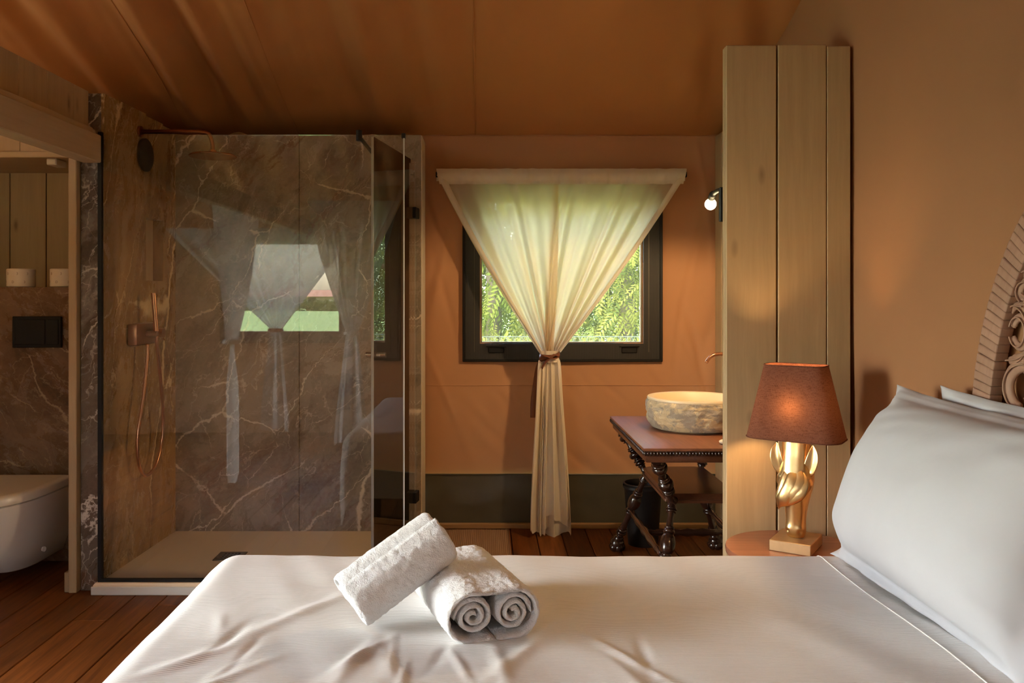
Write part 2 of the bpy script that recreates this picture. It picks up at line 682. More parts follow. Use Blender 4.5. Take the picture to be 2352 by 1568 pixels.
# floor with planks along Y
bm = B()
box(bm, XL, XR + .05, YF, YB + .05, -.06, -.022)
floor = st(obj('floor', bm, plain('dark_subfloor', (.03, .015, .008), .9)))
pw = .134
x = 1.338
protos = {}
k = 0
while x - pw > -3.2:
    cuts = [YF + .02, 1.2 + random.uniform(-.6, .6), YB - .005]
    if k % 2:
        cuts = [YF + .02, 2.6 + random.uniform(-.4, .9), YB - .005]
    for a, b in zip(cuts, cuts[1:]):
        o = bxo('floor_plank', (x - pw + .0022, x - .0022, a + .001, b - .001, -.022, random.uniform(-.0012, .0004)), M['floor'], floor, bev=.002)
    x -= pw
    k += 1

# back canvas wall with the window hole and soft creases
WX0, WX1, WZ0, WZ1 = -.0286, .857, 1.005, 1.78
creases = []
rc = random.Random(3)
for i in range(46):
    cx, cz = rc.uniform(-.3, 1.2), rc.uniform(.32, 1.0)
    creases.append((cx, cz, rc.uniform(-1.25, -.7), rc.uniform(.08, .26), rc.uniform(.014, .04), rc.uniform(.003, .007) * rc.choice((1, 1, -1))))
for i in range(16):
    cx = rc.choice((rc.uniform(-.34, -.1), rc.uniform(.98, 1.24)))
    creases.append((cx, rc.uniform(.9, 1.95), rc.uniform(-1.5, -1.2) if rc.random() < .6 else rc.uniform(1.2, 1.5), rc.uniform(.15, .4), rc.uniform(.012, .035), rc.uniform(.004, .010) * rc.choice((1, -1))))


def crease(x, z):
    s = 0
    for cx, cz, a, L, w, amp in creases:
        dx, dz = x - cx, z - cz
        t = dx * cos(a) + dz * sin(a)
        n = -dx * sin(a) + dz * cos(a) + .12 * t * t
        q = (t / L) ** 2 + (n / w) ** 2
        if q < 9:
            s += amp * exp(-q)
    return s


def wall_pt(x, z):
    y = YB + .012 * nz(x * 1.3, z * 1.1, 4.0)
    d = min(abs(z - 2.143), abs(z - .77) + .05, .2)
    edge = min(max(WX0 - .09 - x, x - WX1 - .1, WZ0 - .09 - z, z - WZ1 - .1, 0) * 8, 1) if True else 1
    return Vector((x, y - crease(x, z) * min(1, edge + .15) - .006 * nz(x * 5, z * 2.2, 1) * edge, z))


xs = sorted(set([round(v, 4) for v in lin(-.42, 1.34, 150) + lin(-4.35, -.42, 20)] + [WX0, WX1]))
zs = sorted(set([round(v, 4) for v in lin(.284, 2.19, 150)] + [WZ0, WZ1]))
bm = B()
vv = {}
for j in range(len(zs) - 1):
    for i in range(len(xs) - 1):
        if xs[i] >= WX0 - 1e-6 and xs[i + 1] <= WX1 + 1e-6 and zs[j] >= WZ0 - 1e-6 and zs[j + 1] <= WZ1 + 1e-6:
            continue
        q = []
        for a, b in ((i, j), (i + 1, j), (i + 1, j + 1), (i, j + 1)):
            if (a, b) not in vv:
                vv[a, b] = bm.verts.new(wall_pt(xs[a], zs[b]))
            q.append(vv[a, b])
        bm.faces.new(q)
wall_back = st(obj('wall_back', bm, M['canvas'], smooth=True))
# olive vinyl band at the foot
bm = B()
grid(bm, lambda x, z: Vector((x, YB - .012 + .014 * nz(x * 2.2, z * 5, 9) * (1 - abs(z - .15) / .2) - .005 * nz(x * 9, z * 12, 2), z)), lin(-.40, XR, 140), lin(-.03, .287, 26))
o = obj('vinyl_band', bm, M['olive'], wall_back, smooth=True)
o['label'] = 'dark olive vinyl band'
# piping above it and the horizontal seam
bm = B()
tube(bm, [(x, YB - .014 - .004 * nz(x * 2, 3, 1), .287) for x in lin(-.40, 1.3, 40)], .004, 6)
obj('seam', bm, M['olive'], wall_back)
bm = B()
tube(bm, [(x, wall_pt(x, .772).y - .001, .772 + .003 * nz(x * 2, 1, 5)) for x in lin(-.40, 1.3, 110)], .0026, 6)
obj('seam', bm, M['canvas'], wall_back)
bm = B()
tube(bm, [(x, wall_pt(x, 2.135).y - .002, 2.135) for x in lin(-.40, 1.3, 60)], .0045, 6)
obj('seam', bm, M['canvas'], wall_back)
st(bxo('baseboard_back', (-.335, 1.25, YB - .055, YB - .022, 0, .026), M['skirt'], bev=.003))

# right canvas wall (gable)
ys = lin(YF - .02, YB + .03, 70)
bm = B()


def gable(y, t):
    zt = roof_z(min(max(y, YF), YB)) + .02
    z = t * zt
    return Vector((XR + .006 * nz(y * 1.4, z * 1.2, 2.2) + .004 * nz(y * 4 + z * 2, z * .8, 7) + .003 * sin(11 * (y + .5 * z)) * nz(y, z, 4), y, z))


grid(bm, gable, ys, lin(0, 1, 40))
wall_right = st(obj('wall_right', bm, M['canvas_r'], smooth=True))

# ceiling: two slopes with hanging folds that run down the slope
bm = B()
SEAMS = [-1.62, -1.02, -.055, .9]


def fold(x, y):
    w = sst(.6, -1.6, x)
    yy = (YB - y)
    s = .095 * w * nz(x * 3.2, yy * .22, 3.3) + .125 * (w * .8 + .08) * nz(x * 8.5 + .3 * yy, yy * .35, 8.1) + .008 * (w + .12) * nz(x * 21, yy * .5, 1.7)
    s += .010 * nz(x * 1.2, yy * 1.1, 6.0)
    # tension folds running to the far right corner
    q = sst(.75, 1.3, x)
    s += .014 * q * sin(26 * (x + .30 * yy))
    e = exp(-((y - YB) / .25) ** 2)
    return s * (1 - .75 * e) + .004 * sin(x * 40 + 3 * nz(x * 3, 0, 0)) * e * w


def roof_pt(x, y):
    return Vector((x, y, roof_z(y) + fold(x, y)))


grid(bm, roof_pt, lin(XL - .05, XR + .03, 420), lin(YF - .05, YB + .06, 112))
ceiling = st(obj('ceiling', bm, M['roof'], smooth=True))
for sx in SEAMS[:3]:
    bm = B()
    tube(bm, [roof_pt(sx, y) - Vector((0, 0, .002)) for y in lin(2.4, YB - .004, 60)], .0035, 6)
    obj('seam', bm, M['roof'], ceiling)

# left wall with glazed doorway, front wall with a window
bm = B()
box(bm, XL - .05, XL, YF, .2, -.06, 2.15)
box(bm, XL - .05, XL, 2.4, YB, -.06, 2.15)
box(bm, XL - .05, XL, .2, 2.4, -.06, 0)
box(bm, XL - .05, XL, .2, 2.4, 2.1, 2.15)
for a, b in ((YF, 1.97), (1.97, YB)):
    n = 8
    for i in range(n):
        y0, y1 = lerp(a, b, i / n), lerp(a, b, (i + 1) / n)
        box(bm, XL - .05, XL, y0, y1, 2.14, max(2.15, min(roof_z(max(y0, YF)), roof_z(min(y1, YB)))))
wall_left = st(obj('wall_left', bm, M['canvas']))
OX0, OX1, OZ0, OZ1 = -2.36, -1.36, .93, 1.75
bm = B()
box(bm, XL, OX0, YF - .04, YF, -.06, 2.2)
box(bm, OX1, XR, YF - .04, YF, -.06, 2.2)
box(bm, OX0, OX1, YF - .04, YF, -.06, OZ0)
box(bm, OX0, OX1, YF - .04, YF, OZ1, 2.2)
wall_front = st(obj('wall_front', bm, M['canvas']))


def window(name, X0, X1, Z0, Z1, y, s, full=True):
    """s = +1: the room is on the -Y side"""
    w = st(thing(name, None, None, ((X0 + X1) / 2, y, Z0)))
    bm = B()
    e = .095
    for d in ((X0 - e + .005, X0 - .004, Z0 - e, Z1 + .10), (X1 + .004, X1 + e + .008, Z0 - e, Z1 + .10), (X0 - .004, X1 + .004, Z0 - e, Z0 - .004), (X0 - .004, X1 + .004, Z1 + .004, Z1 + .10)):
        box(bm, d[0], d[1], y - .022 * s, y - .010 * s, d[2], d[3])
    obj('mesh_border', bm, M['blackmesh'], w, world=True)
    bm = B()
    for d in ((X0 - .045, X0, Z0 - .05, Z1 + .05), (X1, X1 + .05, Z0 - .05, Z1 + .05), (X0, X1, Z0 - .05, Z0), (X0, X1, Z1, Z1 + .05)):
        box(bm, d[0], d[1], y + .0 * s, y + .05 * s, d[2], d[3], .003)
    # proud outer lip
    for d in ((X0 - e - .004, X0 - e + .012, Z0 - e - .008, Z1 + .11), (X1 + e - .004, X1 + e + .012, Z0 - e - .008, Z1 + .11), (X0 - e, X1 + e, Z0 - e - .008, Z0 - e + .006), (X0 - e, X1 + e, Z1 + .095, Z1 + .11)):
        box(bm, d[0], d[1], y - .030 * s, y - .008 * s, d[2], d[3], .003)
    obj('window_frame', bm, M['black'], w, world=True)
    bm = B()
    g = .008
    for d in ((X0, X0 + g, Z0, Z1), (X1 - g, X1, Z0, Z1), (X0, X1, Z0, Z0 + g * .6), (X0, X1, Z1 - g, Z1)):
        box(bm, d[0], d[1], y + .012 * s, y + .03 * s, d[2], d[3])
    o = obj('glazing_bead', bm, M['switch'], w, world=True)
    o['label'] = 'pale inner glazing bead'
    bm = B()
    box(bm, X0, X1, y + .018 * s, y + .022 * s, Z0, Z1)
    obj('window_pane', bm, M['pane'], w, world=True)
    if full:
        bxo('insect_net', (X0, X1, y + .008 * s, y + .009 * s, Z0, Z1), M['net'], w)
        for lx in (X0 + .03, X1 - .13):
            bm = B()
            box(bm, lx, lx + .11, y - .034 * s, y - .022 * s, Z0 - .022, Z0 - .016, .002)
            box(bm, lx + .012, lx + .098, y - .030 * s, y - .022 * s, Z0 - .055, Z0 - .024, .004)
            obj('window_latch', bm, M['black'], w, world=True)
        bm = B()
        box(bm, X1 + .030, X1 + .034, y - .0245 * s, y - .0215 * s, Z0 - .05, Z1 + .05)
        box(bm, X0 - .036, X0 - .033, y - .0245 * s, y - .0215 * s, Z0 - .05, Z1 + .05)
        obj('zip_line', bm, M['olive'], w, world=True)
    return w


window('window_1', WX0, WX1, WZ0, WZ1, YB, 1)
window('window_2', OX0, OX1, OZ0, OZ1, YF, -1, False)

# glazed doorway of the living room
d1 = st(thing('door_1', None, None, (XL, 1.3, 0)))
bm = B()
for y0, y1, z0, z1 in ((.2, .27, 0, 2.1), (2.33, 2.4, 0, 2.1), (1.265, 1.335, 0, 2.03), (.27, 2.33, 2.03, 2.1), (.27, 2.33, 0, .06)):
    box(bm, XL - .055, XL + .01, y0, y1, z0, z1, .004)
obj('door_frame', bm, M['black'], d1, world=True)
for y0, y1 in ((.27, 1.265), (1.335, 2.33)):
    bxo('door_pane', (XL - .03, XL - .024, y0, y1, .06, 2.03), M['pane'], d1)

# partition between shower and toilet, marble clad
MY0, MY1 = 3.60, 4.34
XI = -1.648
part = st(bxo('wall_partition', (-1.752, XI - .012, 3.612, YB - .01, 0, 2.118), M['pine']))
bm = B()
box(bm, -1.735, XI, 3.598, 3.612, 0, 2.128, .0015)
obj('marble_panel', bm, M['marble_e'], part)
# inner cladding of the shower side, slightly skewed, with a niche cut in it
NY0, NY1, NZ0, NZ1 = 4.00, 4.19, 1.335, 1.635


def xin(y):
    return lerp(XI + .012, -1.603, (y - 3.6) / .74)


bm = B()
seam_y = 4.345


def slab(bm, y0, y1, z0, z1):
    vs = [bm.verts.new(Vector((xx, y, z))) for y in (y0, y1) for z in (z0, z1) for xx in (xin(y), XI - .012)]
    for f in ((0, 2, 6, 4), (1, 5, 7, 3), (0, 4, 5, 1), (2, 3, 7, 6), (0, 1, 3, 2), (4, 6, 7, 5)):
        bm.faces.new([vs[i] for i in f])


slab(bm, 3.60, NY0, 0, 2.128)
slab(bm, NY1, 4.36, 0, 2.11)
slab(bm, NY0, NY1, 0, NZ0)
slab(bm, NY0, NY1, NZ1, 2.118)
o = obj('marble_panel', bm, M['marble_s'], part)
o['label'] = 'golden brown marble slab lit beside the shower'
bm = B()
box(bm, XI - .075, XI - .013, NY0, NY1, NZ0 - .0, NZ1)
bmesh.ops.delete(bm, geom=[f for f in bm.faces if f.normal.x > .9], context='FACES')
obj('shower_niche', bm, M['marble_t'], part)

# marble back of the shower: three tall slabs
sb = st(bxo('wall_shower', (-1.64, -.338, MY1 + .014, YB - .03, 0, 2.085), M['pine']))
for x0, x1 in ((-1.64, -.9655), (-.9635, -.335)):
    o = bxo('marble_panel', (x0, x1, MY1, MY1 + .013, 0, 2.093), M['marble'], sb, bev=.0012)
bm = B()
box(bm, -.3345, -.330, MY1 + .001, YB - .03, 0, 2.09)
obj('edge_trim', bm, M['switch'], sb)

# planked lintel wall above the beam, beam and jamb
lint = st(bxo('wall_lintel', (-1.738, -1.716, 2.0, 3.60, 1.86, 2.12), M['pine']))
for y0, y1 in ((2.235, 2.44), (2.44, 2.645), (2.645, 2.85), (2.85, 3.055), (3.055, 3.26), (3.26, 3.465), (3.465, 3.597)):
    bxo('wall_plank', (-1.716, -1.70, y0 + .0015, y1 - .0015, 1.86, 2.136), M['pine'], lint, bev=.002)
st(bxo('trim_1', (-1.70, -1.622, YF, 3.545, 1.822, 1.938), M['pine_y'], bev=.004))
bm = B()
box(bm, -1.698, -1.636, YF, 3.5, 1.938, 1.962, .003)
st(obj('trim_2', bm, M['pine_y']))
st(bxo('trim_3', (-1.772, -1.738, 3.565, 3.64, 0, 1.93), M['pine'], bev=.003))
bxo('plinth_block', (-1.795, -1.772, 3.575, 3.64, 0, .085), M['pine'], bpy.data.objects['trim_3'], bev=.003)

# toilet bay: half-height marble wall with ledge, plank niche, soffit, fascia
wt = st(bxo('wall_toilet', (-2.75, -1.76, 4.015, 4.53, 0, 1.29), M['pine']))
bxo('marble_panel', (-2.75, -1.757, 4.0, 4.014, 0, 1.304), M['marble_t'], wt, bev=.0012)
bxo('ledge_slab', (-2.75, -1.757, 4.0145, 4.53, 1.291, 1.304), M['marble_t'], wt)
wtb = st(bxo('wall_toilet_back', (-2.80, -1.757, 4.562, 4.59, 0, 2.3), plain('dark_gap', (.05, .035, .02), .9)))
xs_ = -2.772
while xs_ < -1.8:
    bxo('wall_plank', (xs_ + .003, min(xs_ + .1965, -1.757) - .003, 4.545, 4.561, 1.305, 1.955), M['pine'], wtb, bev=.002)
    xs_ += .1965
sof = st(bxo('ceiling_toilet', (-2.75, -1.757, 4.02, 4.56, 1.925, 1.945), M['pine_x']))
fas = st(bxo('wall_fascia', (-2.75, -1.757, 4.012, 4.03, 1.945, 2.11), M['pine']))
for x0, x1 in ((-2.62, -2.42), (-2.42, -2.219), (-2.219, -2.018), (-2.018, -1.817), (-1.817, -1.757)):
    bxo('wall_plank', (x0 + .001, x1 - .001, 4.0, 4.012, 1.945, 2.12), M['pine'], fas, bev=.0015)
st(bxo('trim_4', (-2.75, -1.772, 3.985, 4.02, 1.918, 1.947), M['pine_x'], bev=.003))
st(bxo('wall_toilet_side', (-2.80, -2.75, 2.3, YB, 0, 2.14), M['pine']))  # unseen side wall, lengthened to block doorway daylight from the toilet bay
light('toilet_lamp', 'POINT', (-2.45, 3.3, 1.72), 3.2, (1.0, .55, .20), shadow_soft_size=.05)

# plank lining of the vanity bay (right) and the plank screen by the bed
wv_ = st(bxo('wall_vanity', (1.262, 1.325, 3.13, 4.58, 0, 2.1), plain('dark_backing', (.06, .045, .03), .9)))
yy = 3.13
i = 0
while yy < 4.57:
    y1 = min(yy + .165, 4.575)
    bxo('wall_plank', (1.248, 1.262, yy + .002, y1 - .002, 0, 2.13 - .0 * i), M['pine'], wv_, bev=.002)
    yy += .165
    i += 1
PX0, PX1 = .872, 1.322
scr = st(bxo('wall_screen', (PX0 + .006, PX1, 3.0775, 3.094, 0, 2.165), plain('screen_core', (.07, .055, .04), .9)))
for x0, x1, zt in ((PX0, 1.0545, 2.171), (1.061, 1.2365, 2.1735), (1.2385, 1.3245, 2.1685)):
    bxo('wall_plank', (x0, x1, 3.05, 3.077, .0, zt), M['pine'], scr, bev=.003)
o = bxo('side_batten', (PX0, PX0 + .0055, 3.0775, 3.095, 0, 2.168), M['pine'], scr, bev=.001)

# ---------------------------------------------------------------- shower
tr = thing('shower_tray', 'low cream resin shower tray with square drain behind the glass', 'shower tray', (-.99, 3.96, 0))
bm = B()
vs = [(-1.658, 3.545), (-.325, 3.545), (-.325, 4.338), (-1.606, 4.338)]
bm2 = []
for (zz, inset) in ((.0, 0), (.040, 0), (.048, .006)):
    bm2.append([Vector((x + (inset if x < -1 else -inset), y + (inset if y < 4 else 0), zz)) for x, y in vs])
loft(bm, bm2)
obj('tray_body', bm, M['tray'], tr, world=True)
bm = B()
box(bm, -1.665, -.320, 3.538, 3.546, 0, .036, .003)
box(bm, -.3245, -.318, 3.546, 4.33, 0, .036, .002)
o = obj('tray_lip', bm, M['trayedge'], tr, world=True)
o['label'] = 'white outer lip'
dr = bxo('drain_cover', (-1.255, -1.125, 3.85, 3.975, .048, .0525), M['grate'], tr, bev=.002)
bm = B()
for i in range(5):
    for j in range(4):
        box(bm, -1.225 + i * .016, -1.215 + i * .016, 3.87 + j * .022, 3.882 + j * .022, .0522, .0532)
obj('drain_hole_shade', bm, plain('drain_shadow', (.02, .018, .015), .8), dr, world=True)  # dark blocks on the cover; shade of its holes put into the colour

GT = 1.945
YP = 3.572
sc_ = thing('shower_screen', 'fixed clear glass shower screen with thin black profiles', 'shower screen', (-.99, YP, .04))
bxo('glass_pane', (-1.632, -.350, YP - .004, YP + .004, .056, GT), M['glass'], sc_)
bm = B()
box(bm, -1.646, -1.630, YP - .010, YP + .010, .04, GT + .012)
obj('wall_profile', bm, M['black'], sc_, world=True)
bxo('floor_profile', (-1.630, -.345, YP - .010, YP + .010, .040, .060), M['black'], sc_)
bxo('seal_strip', (-.3515, -.346, YP - .004, YP + .008, .06, GT), M['sheer_w'], sc_)
bxo('top_clip', (-.358, -.342, YP - .01, YP + .012, GT - .014, GT + .006), M['black'], sc_)
bm = B()
cyl(bm, (-.537, YP - .012, 1.935), (-.523, MY1, 1.925), .0085, 12)
sbar = obj('support_bar', bm, M['black'], sc_, world=True)
bm = B()
tube(bm, [(-.537, YP - .012, 1.918), (-.537, YP - .012, 1.962)], .013, 14)
box(bm, -.547, -.527, YP - .02, YP + .012, 1.925, 1.952, .004)
obj('bar_clamp', bm, M['black'], sc_, world=True)

# door hinged on the marble, standing a little ajar into the tray
ang = math.atan2(-cos(R(10.2)), -sin(R(10.2)))
dd = thing('shower_door', 'clear glass shower door standing ajar with black hinges', 'shower door', (-.357, 4.325, .05), (0, 0, ang))
DL = .73
bxo('glass_pane', (.012, DL, -.004, .004, .022, GT - .05), M['glass_door'], dd, world=False)
bm = B()
box(bm, DL, DL + .0035, -.005, .005, .022, GT - .05)
o = obj('seal_strip', bm, M['sheer_w'], dd)
for zz in (1.635, .185):
    bm = B()
    box(bm, -.006, .06, -.014, .014, zz - .028, zz + .028, .003)
    obj('hinge', bm, M['black'], dd)
bm = B()
cyl(bm, (DL - .05, .004, .955), (DL - .05, .045, .955), .012, 14)
cyl(bm, (DL - .05, -.045, .955), (DL - .05, -.004, .955), .012, 14)
obj('door_knob', bm, M['chrome'], dd)

# rain shower
rs = thing('rain_shower', 'copper rain shower head on a bent wall arm', 'shower head', (-1.622, 3.93, 2.03))
bm = B()
pts = [(-1.622, 3.93, 2.03), (-1.36, 3.93, 2.028)] + spline([(-1.34, 3.93, 2.028), (-1.297, 3.93, 2.018), (-1.279, 3.93, 1.975), (-1.277, 3.93, 1.935)], 6)
tube(bm, pts, .0105, 12)
obj('shower_arm', bm, M['copper_d'], rs, world=True, smooth=True)
bm = B()
lathe(bm, [(.026, 0), (.026, .012)], 20, axisM((-1.622, 3.93, 2.03), (-1.6, 3.93, 2.03))[0])
obj('wall_flange', bm, M['copper_d'], rs, world=True)
bm = B()
lathe(bm, [(.0, .028), (.016, .028), (.018, .010), (.10, .006), (.108, .0), (.106, -.004), (.0, -.004)], 40, Matrix.Translation((-1.277, 3.93, 1.915)))
obj('shower_rose', bm, M['copper'], rs, world=True, smooth=True, angle=40)

bm = B()
lathe(bm, [(.078, 0), (.078, .012), (.07, .018), (.0, .019)], 40, axisM((xin(3.98) + .001, 3.98, 1.928), (xin(3.98) + .02, 3.98, 1.928))[0])
vd = obj('wall_vent', bm, M['black'], smooth=True, angle=40)
tag(vd, 'round black disc vent on the golden marble under the shower arm', 'vent')

# mixer with hand shower and hose
mx = thing('shower_mixer', 'bronze shower mixer plate with hand shower and hanging hose', 'shower mixer', (-1.613, 3.92, 1.08))
bm = B()
box(bm, -1.622, -1.578, 3.80, 4.035, 1.035, 1.135, .01, 2)
obj('mixer_plate', bm, M['copper_d'], mx, world=True, smooth=True, angle=40)
bm = B()
cyl(bm, (-1.58, 4.005, 1.085), (-1.535, 4.005, 1.085), .024, 20)
cyl(bm, (-1.56, 4.005, 1.085), (-1.545, 4.04, 1.05), .004, 8)
obj('control_knob', bm, M['copper_d'], mx, world=True, smooth=True, angle=40)
bm = B()
cyl(bm, (-1.58, 3.915, 1.085), (-1.53, 3.915, 1.085), .014, 14)
obj('holder', bm, M['copper_d'], mx, world=True, smooth=True, angle=40)
bm = B()
tube(bm, [(-1.535, 3.915, 1.098), (-1.545, 3.905, 1.275)], .0115, 14)
obj('hand_shower', bm, M['copper'], mx, world=True, smooth=True, angle=40)
bm = B()
hp = [(-1.56, 3.875, 1.04), (-1.560, 3.873, .98), (-1.565, 3.84, .80), (-1.575, 3.80, .62), (-1.575, 3.815, .50), (-1.572, 3.865, .438), (-1.567, 3.93, .435), (-1.56, 3.99, .48), (-1.552, 4.03, .58), (-1.545, 4.02, .72), (-1.54, 3.97, .90), (-1.537, 3.93, 1.02), (-1.535, 3.918, 1.075)]
tube(bm, spline(hp, 9), .0078, 10)
obj('hose', bm, M['copper'], mx, world=True, smooth=True)

# ---------------------------------------------------------------- toilet bay things
tl = thing('toilet', 'white wall-hung toilet with closed lid below the flush plate', 'toilet', (-2.13, 4.0, .05))


def dshape(cx, yb, hw, L, n=26):
    """outline: straight back at yb, rounded front towards -Y"""
    pts = []
    for i in range(n + 1):
        a = pi * i / n
        e = .78
        sx = cos(a)
        sy = sin(a)
        x = hw * (abs(sx) ** e) * (1 if sx >= 0 else -1)
        y = yb - .16 - (L - .16) * (abs(sy) ** .9) if True else 0
        pts.append((cx + x, y))
    return [(cx + hw, yb)] + pts + [(cx - hw, yb)]


bm = B()
rings = []
for z, hw, L, dx in ((.055, .105, .34, 0), (.065, .120, .37, 0), (.15, .150, .44, 0), (.26, .172, .51, 0), (.355, .184, .55, 0), (.375, .185, .555, 0), (.378, .178, .548, 0)):
    rings.append([Vector((x, y, z)) for x, y in dshape(-2.13, 3.998, hw, L)])
loft(bm, rings)
obj('bowl', bm, M['ceramic'], tl, world=True, smooth=True, angle=45)
bm = B()
rings = []
for z, hw, L in ((.381, .182, .545), (.384, .188, .555), (.410, .188, .555), (.419, .180, .545), (.421, .15, .50)):
    rings.append([Vector((x, y, z)) for x, y in dshape(-2.13, 3.95, hw, L - .05)])
loft(bm, rings)
obj('toilet_lid', bm, M['seat'], tl, world=True, smooth=True, angle=45)
bm = B()
cyl(bm, (-1.965, 3.74, .135), (-1.972, 3.742, .135), .011, 14)
o = obj('fixing_cap', bm, M['ceramic'], tl, world=True)

fp = thing('flush_plate', 'black rectangular flush plate on the marble above the toilet', 'flush plate', (-2.13, 3.998, 1.09))
bxo('plate', (-2.247, -2.014, 3.984, 3.999, 1.016, 1.164), M['black'], fp, bev=.003)
bxo('flush_button', (-2.235, -2.09, 3.981, 3.984, 1.03, 1.15), M['black'], fp, bev=.002)
bxo('flush_button', (-2.085, -2.026, 3.981, 3.984, 1.03, 1.15), M['black'], fp, bev=.002)


def roll(name_loc, label):
    t = thing('toilet_roll', label, 'toilet roll', name_loc, group='paper wrapped rolls on the marble ledge')
    bm = B()
    lathe(bm, [(.018, .088), (.018, .002), (.058, 0), (.0632, .004), (.0635, .084), (.06, .088)], 36, cap=False)
    lathe(bm, [(.0185, .002), (.0, .002)], 20, cap=False)
    obj('paper_wrap', bm, M['paper'], t, smooth=True, angle=40)
    for k, (a, z) in enumerate(((-128, .058), (-80, .058), (-100, .018), (-52, .018), (-145, .020), (-40, .058))):
        cu = bpy.data.curves.new('mark_text', 'FONT')
        cu.body = 'D' if k % 2 == 0 else '3'
        cu.size = .017
        cu.extrude = .0002
        cu.materials.append(M['print'])
        tmp = bpy.data.objects.new('mark_text', cu)
        o = bpy.data.objects.new('printed_mark', bpy.data.meshes.new_from_object(tmp))
        bpy.data.objects.remove(tmp)
        COL.objects.link(o)
        o.parent = t
        a = R(a)
        o.location = (.0638 * cos(a), .0638 * sin(a), z)
        o.rotation_euler = Euler((R(90), 0, a + R(90)))
    return t


roll((-2.262, 4.09, 1.3045), 'paper wrapped toilet roll standing whole above the flush plate')
roll((-2.052, 4.09, 1.3045), 'paper wrapped toilet roll partly hidden by the white door jamb')
ph = thing('paper_holder', 'small black paper holder on the partition beside the toilet', 'paper holder', (-1.757, 3.86, 1.0))
bxo('holder_plate', (-1.768, -1.753, 3.82, 3.90, .955, 1.035), M['black'], ph, bev=.003)
bm = B()
tube(bm, [(-1.765, 3.86, 1.0), (-1.80, 3.86, 1.0), (-1.80, 3.80, 1.0)], .008, 10)
obj('holder_bar', bm, M['black'], ph, world=True)
sw = thing('light_switch', 'small cream switch plate on the marble by the door jamb', 'switch', (-1.80, 3.999, 1.26))
bxo('switch_plate', (-1.832, -1.775, 3.99, 3.9995, 1.222, 1.278), M['switch'], sw, bev=.003)
bxo('rocker', (-1.82, -1.787, 3.987, 3.99, 1.235, 1.266), M['switch'], sw, bev=.002)
jb = thing('ceiling_box', 'small pale box under the board above the toilet niche', 'box', (-2.09, 4.10, 1.9))
bxo('box_body', (-2.118, -2.07, 4.05, 4.15, 1.893, 1.924), M['trayedge'], jb, bev=.003)
bxo('box_cover', (-2.116, -2.072, 4.046, 4.05, 1.896, 1.921), M['trayedge'], jb, bev=.002)

# ---------------------------------------------------------------- window curtain
def drape(x0, x1, xt, wt, ztop, ztie, Y0, n, seed, belly=0.0, amp0=.016, amp1=.022, nu=110, nv=60):
    """upper half of a tied curtain panel: gathered from the width x0..x1 at ztop to wt at the tie"""
    bm = B()
    rr = random.Random(seed)
    ph = [rr.uniform(0, 6.28) for _ in range(6)]

    def f(u, v):
        a = v ** 1.03
        l = lerp(x0, xt - wt / 2, a) + belly * sin(pi * v) * (-1)
        r = lerp(x1, xt + wt / 2, a) + belly * sin(pi * v)
        uu = u + .012 * sin(2 * pi * 3 * u + ph[0]) * (1 - abs(2 * u - 1))
        x = lerp(l, r, uu)
        amp = lerp(amp0, amp1, v)
        p = sin(2 * pi * n * u + ph[1] + 1.6 * sin(2 * pi * 1.7 * u + ph[2]))
        p = .9 * p + .18 * sin(2 * pi * n * 2.3 * u + ph[3] + .8 * v) * (1 - v * .5)
        ed = exp(-((1 - abs(2 * u - 1)) / .05) ** 2)
        y = Y0 - amp * p * (.35 + .65 * sst(0, .25, v)) - .07 * v ** 2 - ed * .006
        return Vector((x, y, lerp(ztop, ztie, v)))
    grid(bm, f, lin(0, 1, nu), lin(0, 1, nv))
    return bm


def tail(xt, w0, xb0, xb1, ztie, zb, Y0, n, seed, amp=.035, nu=90, nv=44, uneven=.03):
    bm = B()
    rr = random.Random(seed)
    ph = [rr.uniform(0, 6.28) for _ in range(6)]

    def f(u, v):
        a = sst(0, 1, min(1, v * 1.0)) * .55 + .45 * sqrt(v)
        l = lerp(xt - w0 / 2, xb0, a)
        r = lerp(xt + w0 / 2, xb1, a)
        p = sin(2 * pi * n * u + ph[1] + .9 * sin(2 * pi * 1.3 * u + ph[2]))
        q = cos(2 * pi * n * u + ph[1])
        x = lerp(l, r, u) + .35 * lerp(.006, amp, v) * q
        y = Y0 - lerp(.012, amp, sst(0, .4, v)) * p - .012 * sin(5 * u + ph[4]) * v
        zb_ = zb + uneven * (.5 + .5 * sin(2 * pi * 1.2 * u + ph[3])) + .012 * nz(u * 9, seed, 1)
        return Vector((x, y, lerp(ztie, zb_, v)))
    grid(bm, f, lin(0, 1, nu), lin(0, 1, nv))
    return bm


rod = thing('curtain_rod', 'dark rod holding the gathered cream curtain above the window', 'curtain rod', (.40, 4.5, 1.915))
bm = B()
cyl(bm, (-.262, 4.5, 1.912), (1.062, 4.5, 1.912), .008, 10)
obj('rod', bm, M['black'], rod, world=True)
for xx in (-.262, 1.066):
    bm = B()
    box(bm, xx - .006, xx + .008, 4.485, YB - .004, 1.895, 1.925, .003)
    obj('rod_bracket', bm, M['black'], rod, world=True)

cu = thing('curtain', 'cream voile curtain gathered and tied low before the bright window', 'curtain', (.37, 4.47, 0))
YC = 4.482
obj('curtain_panel', drape(-.262, .385, .315, .075, 1.905, .965, YC, 4, 11, .012), M['sheer'], cu, world=True, smooth=True)
obj('curtain_panel', drape(.372, 1.064, .352, .085, 1.905, .965, YC - .006, 5, 23, .016), M['sheer'], cu, world=True, smooth=True)
